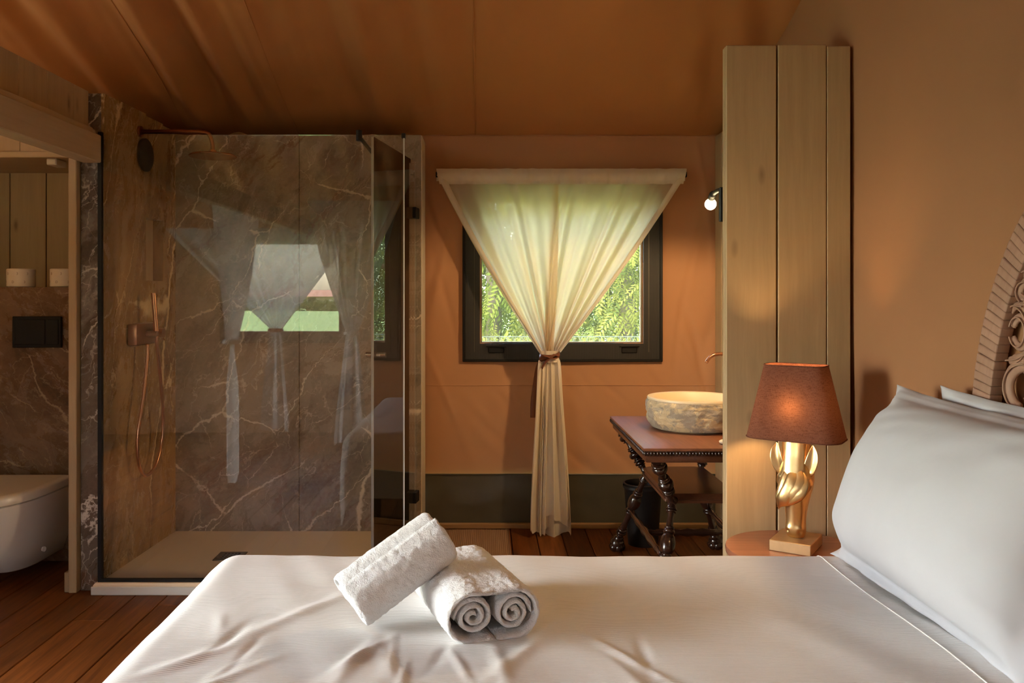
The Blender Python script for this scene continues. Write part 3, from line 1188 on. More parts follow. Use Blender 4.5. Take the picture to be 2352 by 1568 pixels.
# hems of the two outer edges (double cloth)
for s_, x0, xt in ((-1, -.262, .278), (1, 1.064, .394)):
    bm = B()

    def hem(u, v, s_=s_, x0=x0, xt=xt):
        b = .012 if s_ < 0 else .016
        x = lerp(x0, xt, v ** 1.03) + s_ * b * sin(pi * v)
        return Vector((x - s_ * (.002 + u * .040 * (1 - .66 * v)), YC - .022 - .010 * v - .07 * v * v - .008 * sin(u * 3.1), lerp(1.905, .975, v)))
    grid(bm, hem, lin(0, 1, 8), lin(0, 1, 40))
    obj('side_hem', bm, M['heading'], cu, world=True, smooth=True)
# heading pocket with fine gathers
bm = B()


def headf(u, v):
    x = lerp(-.264, 1.066, u)
    inset = .012 * v
    x = lerp(-.264 + inset * 1.5, 1.066 - inset * 1.5, u)
    g = .55 * nz(u * 42, v * 1.2, 3) + .35 * nz(u * 90, v * 2, 8) + .3 * sin(u * 60 + 5 * nz(u * 6, 0, 0))
    y = 4.460 - .010 * g * (.6 + .4 * v) - .014 * sin(pi * min(1, v * 1.3))
    z = lerp(1.937, 1.855, v) + .003 * nz(u * 30, 0, 2)
    return Vector((x, y, z))


grid(bm, headf, lin(0, 1, 260), lin(0, 1, 10))
obj('curtain_heading', bm, M['heading'], cu, world=True, smooth=True)
bm = B()
grid(bm, lambda u, v: Vector((lerp(-.264, 1.066, u), 4.494 + .004 * nz(u * 40, 1, 1), lerp(1.937, 1.875, v))), lin(0, 1, 120), lin(0, 1, 3))
obj('curtain_heading', bm, M['heading'], cu, world=True, smooth=True)
# tails below the tie
obj('curtain_tail', tail(.312, .075, .222, .345, .925, .012, 4.410, 1.6, 4, .034), M['tailcloth'], cu, world=True, smooth=True)
obj('curtain_tail', tail(.345, .09, .285, .452, .925, .060, 4.396, 2.2, 9, .030, uneven=.06), M['tailcloth'], cu, world=True, smooth=True)
obj('curtain_tail', tail(.338, .06, .262, .458, .925, -.008, 4.428, 2.4, 15, .026, uneven=.02), M['tailcloth'], cu, world=True, smooth=True)
# gathered neck inside the band
bm = B()
rings = []
for z in lin(.975, .915, 8):
    rr_ = .043 + .010 * abs(z - .945) / .03
    rings.append([Vector((.334 + rr_ * cos(a) * (1 + .10 * sin(9 * a)), 4.408 + rr_ * .62 * sin(a) * (1 + .10 * sin(9 * a)), z)) for a in lin(0, 2 * pi * 39 / 40, 39)])
loft(bm, rings, cap=False)
obj('curtain_neck', bm, M['tailcloth'], cu, world=True, smooth=True)
tb = thing('tieback', 'brown leather tieback knotted round the cream curtain', 'tieback', (.334, 4.4, .945))
bm = B()
rings = []
for k in range(41):
    a = 2 * pi * k / 40
    c = Vector((.334 + .050 * cos(a), 4.408 + .036 * sin(a), .945 + .010 * cos(a)))
    o_ = Vector((cos(a), sin(a), 0))
    hh = .015 + .006 * sin(2 * a + 1)
    rings.append([c + o_ * .003 + Vector((0, 0, hh)), c + o_ * .005, c + o_ * .003 - Vector((0, 0, hh)), c - o_ * .001])
loft(bm, rings, cap=False)
obj('band', bm, M['leather'], tb, world=True, smooth=True)
bm = B()
tube(bm, spline([(.300, 4.375, .952), (.325, 4.366, .944), (.352, 4.366, .936), (.372, 4.376, .944), (.356, 4.362, .956), (.328, 4.360, .934), (.306, 4.366, .915), (.292, 4.374, .885)], 6), .012, 8, (1.0, .28))
obj('knot', bm, M['leather'], tb, world=True, smooth=True)
bm = B()
tube(bm, spline([(.296, 4.40, .935), (.276, 4.432, .88), (.264, 4.452, .80), (.252, 4.46, .70), (.250, 4.463, .615)], 8), .014, 8, (1.0, .12), up=(0, 1, 0))
obj('strap_end', bm, M['leather'], tb, world=True, smooth=True)

# ---------------------------------------------------------------- bath mat
mt = thing('bath_mat', 'woven jute bath mat on the floor beside the shower', 'mat', (-.09, 4.2, 0))
bm = B()
hmat = lambda x, y: .0075 + .0022 * nz(x * 9, y * 7, 2) + .0016 * sin(x * 2 * pi / .011) * cos(y * 2 * pi / .016 + pi * (int(x / .011 + 1000) % 2))
grid(bm, lambda x, y: Vector((x + .003 * nz(y * 9, 1, 0), y + .003 * nz(x * 9, 2, 0), hmat(x, y))), lin(-.305, .118, 150), lin(3.86, 4.515, 160))
obj('weave', bm, M['jute'], mt, world=True, smooth=True)
bm = B()
tube(bm, [(-.305, 3.86, .006), (.118, 3.86, .006), (.118, 4.515, .006), (-.305, 4.515, .006), (-.305, 3.86, .006)], .0055, 8)
obj('mat_edge', bm, M['jute'], mt, world=True, smooth=True)

# ---------------------------------------------------------------- vanity table
vt = thing('vanity_table', 'dark two-tier table with turned legs carrying the stone basin', 'table', (.87, 3.66, 0))
TX0, TX1, TY0, TY1, TZ = .605, 1.15, 3.225, 4.10, .676
bm = B()
box(bm, TX0, TX1, TY0, TY1, TZ - .012, TZ, .004, 2)
obj('tabletop', bm, M['mahogany'], vt, world=True, smooth=True, angle=35)
bm = B()
box(bm, TX0 + .012, TX1 - .012, TY0 + .012, TY1 - .012, TZ - .058, TZ - .030, .006, 2)
box(bm, TX0 + .004, TX1 - .004, TY0 + .004, TY1 - .004, TZ - .032, TZ - .011, .002)
obj('apron', bm, M['mahogany_d'], vt, world=True, smooth=True, angle=35)
# egg-and-dart moulding: a bead at a time
bead = B()
bmesh.ops.create_uvsphere(bead, u_segments=8, v_segments=6, radius=1.0)
bme = bpy.data.meshes.new('bead')
for v in bead.verts:
    v.co = Vector((v.co.x * .0052, v.co.y * .0052, v.co.z * .0085))
bead.to_mesh(bme)
bead.free()
bme.materials.append(M['darkwood'])
bme.polygons.foreach_set('use_smooth', [True] * len(bme.polygons))
n1, n2 = 44, 70
for k in range(n1):
    o = bpy.data.objects.new('bead', bme)
    COL.objects.link(o)
    o.parent = vt
    o.location = Vector((lerp(TX0 + .006, TX1 - .006, k / (n1 - 1)), TY0 + .003, TZ - .021)) - vt.location
for k in range(n2):
    o = bpy.data.objects.new('bead', bme)
    COL.objects.link(o)
    o.parent = vt
    o.location = Vector((TX0 + .003, lerp(TY0 + .012, TY1 - .006, k / (n2 - 1)), TZ - .021)) - vt.location
# lower shelf
bm = B()
SZ = .45
for i_, (e, z0, z1) in enumerate(((0, SZ - .012, SZ), (.006, SZ - .028, SZ - .012), (.0, SZ - .040, SZ - .028))):
    x0, x1, y0, y1 = .742 + e, 1.030 - e, 3.45 + e, 4.00 - e
    c_ = .035
    out = [(x0 + c_, y0), (x1 - c_, y0), (x1, y0 + c_), (x1, y1 - c_), (x1 - c_, y1), (x0 + c_, y1), (x0, y1 - c_), (x0, y0 + c_)]
    loft(bm, [[Vector((px, py, z)) for px, py in out] for z in (z0, z1)])
obj('lower_shelf', bm, M['mahogany_d'], vt, world=True)

def turned(elems):
    """profile of a turned leg from (kind, radius, length) elements, normalised to length 1"""
    out, z = [], 0.0
    for k_, r, L_ in elems:
        if k_ == 'ball':
            for i in range(9):
                a = pi * (i + .5) / 9
                out.append((.011 + (r - .011) * sin(a) ** .8, z + L_ * (1 - cos(a)) / 2))
        elif k_ == 'ring':
            out += [(r * .72, z), (r * .96, z + L_ * .18), (r, z + L_ * .5), (r * .96, z + L_ * .82), (r * .72, z + L_)]
        elif k_ == 'cup':
            out += [(r * .55, z), (r * .62, z + L_ * .3), (r * .8, z + L_ * .7), (r, z + L_ * .95), (r * .96, z + L_)]
        else:
            out += [(r, z), (r * .86, z + L_ * .5), (r * 1.04, z + L_)]
        z += L_
    return [(r, zz / z) for r, zz in out]


UP = turned([('neck', .034, .03), ('ring', .040, .022), ('ball', .044, .055), ('ring', .032, .014), ('neck', .020, .05), ('ring', .030, .014), ('ring', .034, .016), ('ring', .026, .012),
             ('ball', .044, .062), ('ring', .028, .012), ('ring', .036, .018), ('ball', .036, .034), ('ring', .028, .012), ('neck', .022, .04), ('cup', .034, .03)])
LO = turned([('cup', .032, .03), ('ring', .028, .012), ('neck', .020, .05), ('ring', .028, .012), ('ring', .032, .014), ('ball', .042, .075), ('ring', .028, .012), ('ring', .034, .016),
             ('neck', .022, .09), ('ring', .030, .014), ('ring', .034, .016), ('ring', .026, .012), ('ball', .034, .04)])
legs = [((.668, 3.285), (.765, 3.452), (.672, 3.235)), ((.650, 4.045), (.760, 3.985), (.648, 4.155)),
        ((1.085, 3.285), (1.010, 3.452), (1.10, 3.235)), ((1.075, 4.045), (1.014, 3.985), (1.145, 4.19))]
for a, b, c in legs:
    bm = B()
    M1, L1 = axisM((*a, TZ - .056), (*b, SZ - .03))
    lathe(bm, [(r * .72, t_ * L1) for r, t_ in UP], 20, M1)
    M2, L2 = axisM((*b, SZ - .035), (*c, .045))
    lathe(bm, [(r * .74, t_ * L2) for r, t_ in LO], 20, M2)
    lg = obj('leg', bm, M['darkwood'], vt, world=True, smooth=True, angle=60)
    bm = B()
    for k in range(5):
        aa = k * 2 * pi / 5
        bmesh.ops.create_uvsphere(bm, u_segments=10, v_segments=8, radius=.022, matrix=Matrix.Translation((c[0] + .020 * cos(aa), c[1] + .020 * sin(aa), .022)))
    bmesh.ops.create_uvsphere(bm, u_segments=14, v_segments=10, radius=.036, matrix=Matrix.Translation((c[0], c[1], .040)))
    obj('carved_foot', bm, M['darkwood'], lg, world=True, smooth=True)
for p, q in ((((.705, 3.345, .22)), (.700, 4.075, .22)), ((1.06, 3.345, .22), (1.085, 4.085, .22)), ((.705, 3.70, .22), (1.07, 3.70, .22))):
    bm = B()
    M1, L1 = axisM(p, q)
    pr = [(.013, 0), (.018, .06), (.013, .10), (.020, .14), (.016, .2), (.024, .32), (.018, .42), (.026, .5), (.018, .58), (.024, .68), (.016, .8), (.020, .86), (.013, .90), (.018, .94), (.013, 1)]
    lathe(bm, [(r * .75, t_ * L1) for r, t_ in pr], 14, M1)
    obj('stretcher', bm, M['darkwood'], vt, world=True, smooth=True)

wb = thing('waste_bin', 'black waste bin on the floor under the dark table', 'bin', (.80, 4.28, 0))
bm = B()
lathe(bm, [(.075, 0), (.095, .30), (.099, .305), (.099, .312), (.092, .312), (.072, .006), (.0, .006)], 32, Matrix.Translation((.80, 4.28, 0)))
obj('bin_body', bm, M['bin'], wb, world=True, smooth=True, angle=40)
bm = B()
lathe(bm, [(.1015, .288), (.1015, .300)], 32, Matrix.Translation((.80, 4.28, 0)), cap=False)
obj('rim_band', bm, M['bin'], wb, world=True, smooth=True)

# stone basin
bs = thing('stone_basin', 'round stone vessel basin with rough hewn outer wall', 'basin', (.925, 3.725, TZ))
bm = B()
seg = 150
prof = [(.165, .0), (.188, .008), (.202, .03), (.209, .055), (.212, .085), (.210, .115), (.206, .130)]
rings = []
n_sub = 8
pp = []
for (r0, z0), (r1, z1) in zip(prof, prof[1:]):
    for k in range(n_sub):
        pp.append((lerp(r0, r1, k / n_sub), lerp(z0, z1, k / n_sub)))
pp.append(prof[-1])
for r, z in pp:
    ring = []
    for k in range(seg):
        a = 2 * pi * k / seg
        p = Vector((r * cos(a), r * sin(a), z))
        m_ = sst(0.012, .04, z) * sst(.133, .118, z)
        d = .007 * nz(p.x * 16, p.y * 16, p.z * 24) + .006 * abs(nz(p.x * 34, p.y * 34, p.z * 40)) + .003 * nz(p.x * 80, p.y * 80, p.z * 80)
        ring.append(p * 1.0 + Vector((cos(a), sin(a), 0)) * d * m_)
    rings.append(ring)
loft(bm, rings, cap=False)
bm.faces.new([v for v in bm.verts[:seg]][::-1])
obj('rough_wall', bm, M['stone'], bs, smooth=True)
bm = B()
lathe(bm, [(.206, .128), (.207, .136), (.204, .140), (.180, .140), (.176, .136), (.168, .09), (.14, .05), (.06, .035), (.018, .034)], 64, cap=False)
lathe(bm, [(.018, .034), (.016, .026), (0, .026)], 20, cap=False)
o = obj('polished_rim', bm, M['stone_rim'], bs, smooth=True, angle=50)
o['label'] = 'polished cream rim and bowl'

fa = thing('wall_faucet', 'copper wall spout reaching over the stone basin', 'faucet', (1.247, 3.96, .985))
bm = B()
tube(bm, [(1.247, 3.96, .988), (1.12, 3.96, .988)] + spline([(1.10, 3.96, .988), (1.075, 3.96, .984), (1.055, 3.96, .970), (1.038, 3.96, .948)], 6), .0085, 12)
obj('spout', bm, M['copper'], fa, world=True, smooth=True)
bm = B()
lathe(bm, [(.024, 0), (.024, .01), (.016, .013)], 20, axisM((1.247, 3.96, .988), (1.2, 3.96, .988))[0])
obj('wall_flange', bm, M['copper'], fa, world=True, smooth=True, angle=40)
for (px, py, s1, s2, rz, lab) in ((.945, 3.318, .026, .017, .2, 'cream soap pebble lying nearer the basin on the dark table'), (.968, 3.30, .024, .016, .5, 'cream soap pebble half hidden by the plank screen')):
    bm = B()
    bmesh.ops.create_uvsphere(bm, u_segments=20, v_segments=14, radius=1)
    for v in bm.verts:
        d = 1 + .08 * nz(v.co.x * 2, v.co.y * 2, v.co.z * 2 + px * 50)
        v.co = Vector((v.co.x * s1 * d, v.co.y * s2 * d, v.co.z * .010 * d))
    o = obj('soap_pebble', bm, M['pebble'], smooth=True)
    o.location = (px, py, TZ + .0100)
    o.rotation_euler = (0, 0, rz)
    tag(o, lab, 'pebble', 'soap pebbles on the dark table')

# sconce with a bare bulb
sn = thing('wall_sconce', 'dark wall sconce with a lit bare bulb behind the plank screen', 'lamp', (.91, 3.096, 1.6))
bm = B()
box(bm, .862, .955, 3.096, 3.114, 1.535, 1.662, .003)
obj('back_plate', bm, M['black'], sn, world=True)
bm = B()
tube(bm, spline([(.905, 3.112, 1.645), (.905, 3.18, 1.662), (.907, 3.28, 1.672), (.909, 3.36, 1.668), (.911, 3.395, 1.655)], 6), [.009] * 18 + [.014] * 7, 12)
obj('bulb_holder', bm, M['black'], sn, world=True, smooth=True)
bm = B()
bmesh.ops.create_uvsphere(bm, u_segments=20, v_segments=14, radius=.023, matrix=Matrix.Translation((.914, 3.418, 1.634)))
o = obj('bulb', bm, M['bulb'], sn, world=True, smooth=True)
o['label'] = 'small glowing round bulb'
light('sconce_light', 'SPOT', (.912, 3.452, 1.606), 39, (1.0, .67, .34), Vector((-.08, .05, -1)).to_track_quat('-Z', 'Y').to_euler(), shadow_soft_size=.03, spot_size=R(178), spot_blend=.22)

# ---------------------------------------------------------------- nightstand and lamp
ns = thing('nightstand', 'round reddish wooden bedside table below the horse lamp', 'nightstand', (1.03, 2.795, 0))
bm = B()
lathe(bm, [(.21, .395), (.224, .400), (.226, .412), (.223, .420), (.0, .420)], 64)
lathe(bm, [(.0, .395), (.21, .395)], 64, cap=False)
obj('round_top', bm, M['ntop'], ns, smooth=True, angle=35)
for k in range(3):
    a = R(30 + 120 * k)
    bm = B()
    tube(bm, [(.10 * cos(a), .10 * sin(a), .396), (.17 * cos(a), .17 * sin(a), 0)], [.016, .011], 12)
    obj('leg', bm, M['ntop'], ns, smooth=True)

NT_Z = .420
LROT = R(-34)
lp = thing('table_lamp', 'golden horse head table lamp with brown shade by the bed', 'lamp', (1.038, 2.812, NT_Z), (0, 0, LROT))
bm = B()
box(bm, -.066, .066, -.082, .082, 0, .036, .002)
obj('block_base', bm, M['goldblock'], lp)
# horse head, nose down; the face looks along local -Y
HZ = .034
secs = [  # z, half width, front y, back y
    (.000, .020, -.016, .018), (.006, .027, -.026, .026), (.016, .031, -.032, .030), (.030, .0325, -.035, .031), (.045, .031, -.034, .030),
    (.065, .0315, -.033, .031), (.090, .034, -.035, .036), (.115, .0385, -.039, .044), (.140, .0445, -.043, .054), (.165, .0505, -.047, .063),
    (.190, .0545, -.050, .068), (.215, .0545, -.050, .068), (.235, .051, -.046, .062), (.255, .049, -.041, .056), (.280, .047, -.035, .052), (.310, .046, -.031, .052), (.345, .046, -.028, .054), (.38, .036, -.024, .05)]


def sec(z):
    for a, b in zip(secs, secs[1:]):
        if a[0] <= z <= b[0]:
            t_ = (z - a[0]) / (b[0] - a[0])
            return [lerp(a[i], b[i], t_) for i in (1, 2, 3)]
    return secs[-1][1:]


bm = B()
rings = []
NH = 64
for z in lin(0, .375, 100):
    hw, fy, by = sec(z)
    # smooth the section profile
    acc = [0, 0, 0]
    for dz in (-.010, -.005, 0, .005, .010):
        s3 = sec(min(.379, max(0, z + dz)))
        for i in range(3):
            acc[i] += s3[i] / 5
    if z > .012:
        hw, fy, by = acc
    cy, hd = (fy + by) / 2, (by - fy) / 2
    ring = []
    for k in range(NH):
        a = 2 * pi * k / NH
        e = .80
        ca, sa = cos(a), sin(a)
        x = hw * abs(ca) ** e * (1 if ca >= 0 else -1)
        y = cy + hd * abs(sa) ** e * (1 if sa >= 0 else -1)
        p = Vector((x, y, z))
        # nasal bone ridge, eye bulges, nostril hollows, cheek bone
        fr_ = max(0, -sa)
        nrm_ = Vector((ca, sa, 0)).normalized()
        d = .004 * exp(-(x / .013) ** 2) * fr_ * sst(.03, .08, z) * sst(.24, .18, z)
        for s_ in (-1, 1):
            q = ((x - s_ * .047) / .016) ** 2 + ((y + .022) / .017) ** 2 + ((z - .186) / .015) ** 2
            d += .010 * exp(-q)
            q = ((x - s_ * .047) / .020) ** 2 + ((y + .030) / .014) ** 2 + ((z - .206) / .008) ** 2
            d += .006 * exp(-q)
            q = ((x - s_ * .036) / .02) ** 2 + ((y + .026) / .012) ** 2 + ((z - .150) / .03) ** 2
            d -= .005 * exp(-q)
            q = ((x - s_ * .021) / .0070) ** 2 + ((y + .030) / .014) ** 2 + ((z - .026) / .0065) ** 2
            d -= .010 * exp(-q)
            q = ((x - s_ * .021) / .013) ** 2 + ((y + .030) / .018) ** 2 + ((z - .030) / .012) ** 2
            d += .005 * exp(-q)
        q = ((z - .011) / .003) ** 2
        d -= .0022 * exp(-q) * fr_
        ring.append(p + nrm_ * d + Vector((0, 0, HZ)))
    rings.append(ring)
loft(bm, rings)
hh_ = obj('horse_head', bm, M['gold'], lp, smooth=True)
# ears
for s_ in (-1, 1):
    bm = B()
    cpts = spline([(s_ * .036, -.014, .238), (s_ * .046, -.026, .262), (s_ * .056, -.030, .295), (s_ * .060, -.026, .325), (s_ * .058, -.018, .348)], 8)
    n_ = len(cpts)
    rings = []
    for i, p in enumerate(cpts):
        t_ = i / (n_ - 1)
        w_ = .020 * (sin(pi * min(1, .16 + .84 * t_)) ** .8) * (1 if t_ < .97 else .5) + .0012
        ring = []
        for k in range(20):
            a = 2 * pi * k / 20
            cx_ = cos(a)
            yy_ = sin(a) * .35
            # cup: front side hollow
            if sin(a) < 0:
                yy_ = -.12 + .42 * (1 - abs(cx_)) * sst(.05, .3, t_)
            ring.append(p + Vector((cx_ * w_, yy_ * w_, 0)))
        rings.append(ring)
    loft(bm, rings)
    obj('ear', bm, M['gold'], lp, smooth=True).location = (0, 0, HZ - .034)
# forelock: overlapping locks swept from the poll to the left cheek
bm = B()
locks = [([(.010, -.036, .268), (.018, -.048, .238), (.014, -.057, .212), (-.004, -.062, .186), (-.026, -.058, .160), (-.042, -.047, .135)], .022),
         ([(-.012, -.034, .268), (-.018, -.046, .240), (-.022, -.055, .210), (-.030, -.057, .180), (-.040, -.052, .155), (-.046, -.042, .130)], .019),
         ([(.002, -.036, .270), (.000, -.052, .238), (-.006, -.061, .208), (-.020, -.064, .178), (-.036, -.056, .152), (-.050, -.044, .138)], .020),
         ([(.020, -.034, .262), (.034, -.046, .236), (.036, -.055, .214), (.022, -.062, .190), (.000, -.063, .172), (-.022, -.058, .154), (-.040, -.047, .142)], .016)]
for pts, w_ in locks:
    c_ = spline(pts, 8)
    n_ = len(c_)
    rad = [w_ * (.45 + .75 * sin(pi * min(1, .12 + .80 * (i / (n_ - 1))))) * (1 if i < n_ * .7 else max(.12, 1 - ((i / (n_ - 1)) - .7) / .32)) for i in range(n_)]
    tube(bm, c_, rad, 12, (1.0, .36), up=(0, -1, 0))
obj('forelock', bm, M['gold'], lp, smooth=True).location = (0, 0, HZ - .034)
# shade: rounded rectangle, open top and bottom


def rrect(hw, hd, r, n=8):
    pts = []
    for cx_, cy_, a0 in ((hw - r, hd - r, 0), (-hw + r, hd - r, 90), (-hw + r, -hd + r, 180), (hw - r, -hd + r, 270)):
        for k in range(n + 1):
            a = R(a0 + 90 * k / n)
            pts.append((cx_ + r * cos(a), cy_ + r * sin(a)))
    return pts


SZ0, SZ1 = .368, .610


def shade_bm(off):
    bm = B()
    rings = []
    for t_ in lin(0, 1, 12):
        hw, hd = lerp(.152, .098, t_) + off, lerp(.098, .060, t_) + off
        rings.append([Vector((x, y, lerp(SZ0, SZ1, t_))) for x, y in rrect(hw, hd, lerp(.060, .036, t_))])
    loft(bm, rings, cap=False)
    return bm


obj('lamp_shade', shade_bm(0), M['shade'], lp, smooth=True)
for z_, hw, hd, r_ in ((SZ0, .152, .098, .060), (SZ1, .098, .060, .036)):
    pts = [(x, y, z_) for x, y in rrect(hw, hd, r_)]
    bm = B()
    tube(bm, pts + [pts[0]], .0022, 6)
    obj('shade_rim', bm, M['shade'], lp)
bm = B()
cyl(bm, (0, .012, .40), (0, .012, .455), .016, 14)
for k in range(3):
    a = k * 2 * pi / 3
    tube(bm, [(0, .012, .50 + .08), (.06 * cos(a), .012 + .045 * sin(a), .585)], .002, 6)
tube(bm, [(0, .012, .45), (.02, .012, .51), (0, .012, .60)], .0018, 6)
obj('bulb_socket', bm, M['black'], lp)
bm = B()
bmesh.ops.create_uvsphere(bm, u_segments=16, v_segments=12, radius=.026, matrix=Matrix.Translation((0, .012, .482)))
obj('bulb', bm, M['bulb_s'], lp, smooth=True)
lq = Matrix.Rotation(LROT, 4, 'Z') @ Vector((0, -.045, .47))
light('lamp_light', 'POINT', Vector((1.038, 2.812, NT_Z)) + lq, 8.0, (1.0, .62, .25), shadow_soft_size=.03)

# ---------------------------------------------------------------- bed
bd = thing('bed', 'double bed base and mattress under the white ribbed duvet', 'bed', (.27, 1.6, 0))
BX0, BX1, BY0, BY1 = -.75, 1.26, .80, 2.465
bxo('mattress', (BX0 + .01, BX1 - .01, BY0 + .01, BY1 - .01, .22, .462), plain('white_mattress', (.75, .74, .72), .9), bd, bev=.04, seg=3)
bxo('bed_base', (BX0 + .03, BX1 - .03, BY0 + .03, BY1 - .03, .12, .22), M['darkwood'], bd, bev=.01)
for x_ in (BX0 + .12, BX1 - .12):
    for y_ in (BY0 + .12, BY1 - .12):
        bm = B()
        cyl(bm, (x_, y_, 0), (x_, y_, .12), .03, 14, .035)
        obj('leg', bm, M['darkwood'], bd, world=True)


def bedz(x, y):
    """height of the duvet's top surface"""
    z = .503 + .008 * nz(x * 1.5, y * 1.7, 3.1)
    # soft pull lines that run from the towels and across the foot
    z += .0035 * nz(x * 9 + y * 4, y * 1.2 - x * .6, 5.5) + .003 * nz(x * 4.5, y * 11, 1.2) * sst(.6, -.5, x)
    return z


FOLDS = []
rf = random.Random(12)
for i in range(26):
    fx, fy = rf.uniform(-.72, .45), rf.uniform(1.15, 1.95)
    FOLDS.append((fx, fy, rf.uniform(1.0, 1.9), rf.uniform(.05, .16), rf.uniform(.008, .02), rf.uniform(.002, .0055) * rf.choice((1, 1, -1))))
for fx, fy, a_, L_, w_, am in ((-.275, 1.74, 1.35, .10, .016, .006), (-.20, 1.72, 1.9, .10, .018, .004), (.03, 1.72, 1.7, .12, .016, .004), (.30, 1.76, 2.1, .16, .012, .005), (-.62, 1.74, .75, .10, .018, .007), (-.55, 1.62, .9, .14, .016, .006), (-.45, 2.0, 1.0, .22, .02, .005)):
    FOLDS.append((fx, fy, a_, L_, w_, am))


def foldz(x, y):
    s_ = 0
    for fx, fy, a_, L_, w_, am in FOLDS:
        dx, dy = x - fx, y - fy
        t_ = dx * cos(a_) + dy * sin(a_)
        n_ = -dx * sin(a_) + dy * cos(a_)
        q = (t_ / L_) ** 2 + (n_ / w_) ** 2
        if q < 9:
            s_ += am * exp(-q)
    return s_


DX0, DX1, DY0, DY1 = -.715, 1.07, .83, 2.435       # inner rectangle; the cloth rounds off outside it
RC = .085


def duv(u, v):
    qx, qy = min(max(u, DX0), DX1 + 9), min(max(v, DY0), DY1)
    dx, dy = u - qx, v - qy
    s_ = sqrt(dx * dx + dy * dy)
    top = bedz(u, v) + foldz(u, v)
    if s_ < 1e-9:
        return Vector((u, v, top))
    n_ = (dx / s_, dy / s_)
    if s_ < RC * pi / 2:
        h_, z_ = RC * sin(s_ / RC), RC * (1 - cos(s_ / RC))
    else:
        h_, z_ = RC, RC + (s_ - RC * pi / 2)
    wv_ = .012 * nz(u * 6, v * 6, 2) * sst(RC, RC + .15, s_)
    return Vector((qx + n_[0] * (h_ + wv_ + .05 * z_), qy + n_[1] * (h_ + wv_ + .05 * z_), top - z_))


bm = B()
us = lin(DX0 - .42, DX1, 330)
vs_ = lin(DY0 - .42, DY1 + .40, 300)
g = grid(bm, duv, us, vs_)
uvl = bm.loops.layers.uv.new('UVMap')
pos = {}
for j, row in enumerate(g):
    for i, v in enumerate(row):
        pos[v] = (us[i], vs_[j])
for f in bm.faces:
    for lo in f.loops:
        lo[uvl].uv = pos[lo.vert]
dv = obj('duvet', bm, M['linen'], smooth=True)
tag(dv, 'white ribbed duvet spread over the whole bed', 'duvet')
bm = B()
HEM = .975
tube(bm, [duv(HEM + .006 * nz(y * 2, 3, 1), y) + Vector((0, 0, .0006)) for y in lin(DY0 - .3, DY1 + .3, 90)], .0015, 6, (1.6, .8))
obj('hem_seam', bm, M['linen'], dv, smooth=True)
bm = B()
tube(bm, [duv(DX1, y) + Vector((0, 0, -.004)) for y in lin(DY0 - .3, DY1 + .3, 60)], .006, 8)
obj('top_edge', bm, M['linen'], dv, smooth=True)
sh = bxo('bed_sheet', (1.0, 1.252, .80, 2.42, .4625, .478), M['pillow'], None, bev=.006, seg=2)
tag(sh, 'white fitted sheet showing at the head below the pillows', 'sheet')


def pillow(name, label, B0, tilt, W, H, T, seed, flange=.036, rz=0.0, group=None, sag=0.0):
    root = thing(name, label, 'pillow', B0, (0, 0, rz), group)
    N_ = Vector((-cos(tilt), 0, sin(tilt)))
    Hv = Vector((sin(tilt), 0, cos(tilt)))
    Wv = Vector((0, 1, 0))
    iw, ih = W / 2 - flange, H / 2 - flange

    def pt(a, b, side):
        # a, b in [-1, 1]
        w, h = a * W / 2, b * H / 2
        ca, cb = min(1, abs(w) / iw), min(1, abs(h) / ih)
        th = T * (max(0, 1 - ca ** 2.6) ** .55) * (max(0, 1 - cb ** 2.4) ** .55)
        th *= 1 + .10 * nz(a * 1.5 + seed, b * 1.5, side) - .12 * b
        # pinched corners: seams pull in along the sides
        pull = 1 - .045 * (1 - abs(b) ** 2.5) * abs(a) ** 3
        pulh = 1 - .055 * (1 - abs(a) ** 2.5) * abs(b) ** 3
        w *= pull
        h *= pulh
        edge = max(abs(a), abs(b))
        fl = sst(.86, 1, edge)
        off = .020 * nz(a * 4 + seed * 3, b * 4, 5) * fl + .030 * fl * nz(a * 1.6 + seed, b * 1.6, 9)
        wr = 0
        for s0, s1 in ((-1, -1), (-1, 1), (1, -1), (1, 1)):
            q = exp(-(((a - s0) / .42) ** 2 + ((b - s1) / .55) ** 2))
            wr += q * .007 * sin(16 * ((a - s0) * s0 * .5 - (b - s1) * s1) + seed * 2)
        wr += .010 * nz(a * 3 + seed + b, b * 6 + a * 2, 4) * sst(.25, .9, b) + .004 * nz(a * 6, b * 3, seed)
        n_ = side * (th + .0012) + off - .035 * fl * sst(.86, 1, abs(a)) * (1 - abs(b) ** 4) - .030 * fl * sst(.86, 1, b) * (1 - abs(a) ** 8) + (wr if side > 0 else 0) * min(1, th / .02 + .2)
        p = Wv * w + Hv * (h + H / 2) + N_ * n_
        p.z -= sag * max(0, b) ** 2
        return p
    bm = B()
    A = lin(-1, 1, 90)
    Bb = lin(-1, 1, 70)
    g1 = grid(bm, lambda a, b: pt(a, b, 1), A, Bb)
    g2 = grid(bm, lambda a, b: pt(a, b, -1), A, Bb)
    bd_ = lambda g_: g_[0] + [r[-1] for r in g_[1:]] + g_[-1][-2::-1] + [r[0] for r in g_[-2:0:-1]]
    e1, e2 = bd_(g1), bd_(g2)
    for i in range(len(e1)):
        j = (i + 1) % len(e1)
        bm.faces.new((e1[i], e1[j], e2[j], e2[i]))
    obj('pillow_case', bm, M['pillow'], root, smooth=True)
    # stitched line that sets off the flange
    bm = B()
    loop = []
    for k in lin(-1, 1, 40):
        loop.append((k * (iw / (W / 2)) , ih / (H / 2)))
    pts = [pt(a, b, 1) + N_ * .0008 for a, b in loop]
    tube(bm, pts, .0012, 5)
    obj('flange_stitch', bm, M['pillow'], root, smooth=True)
    return root


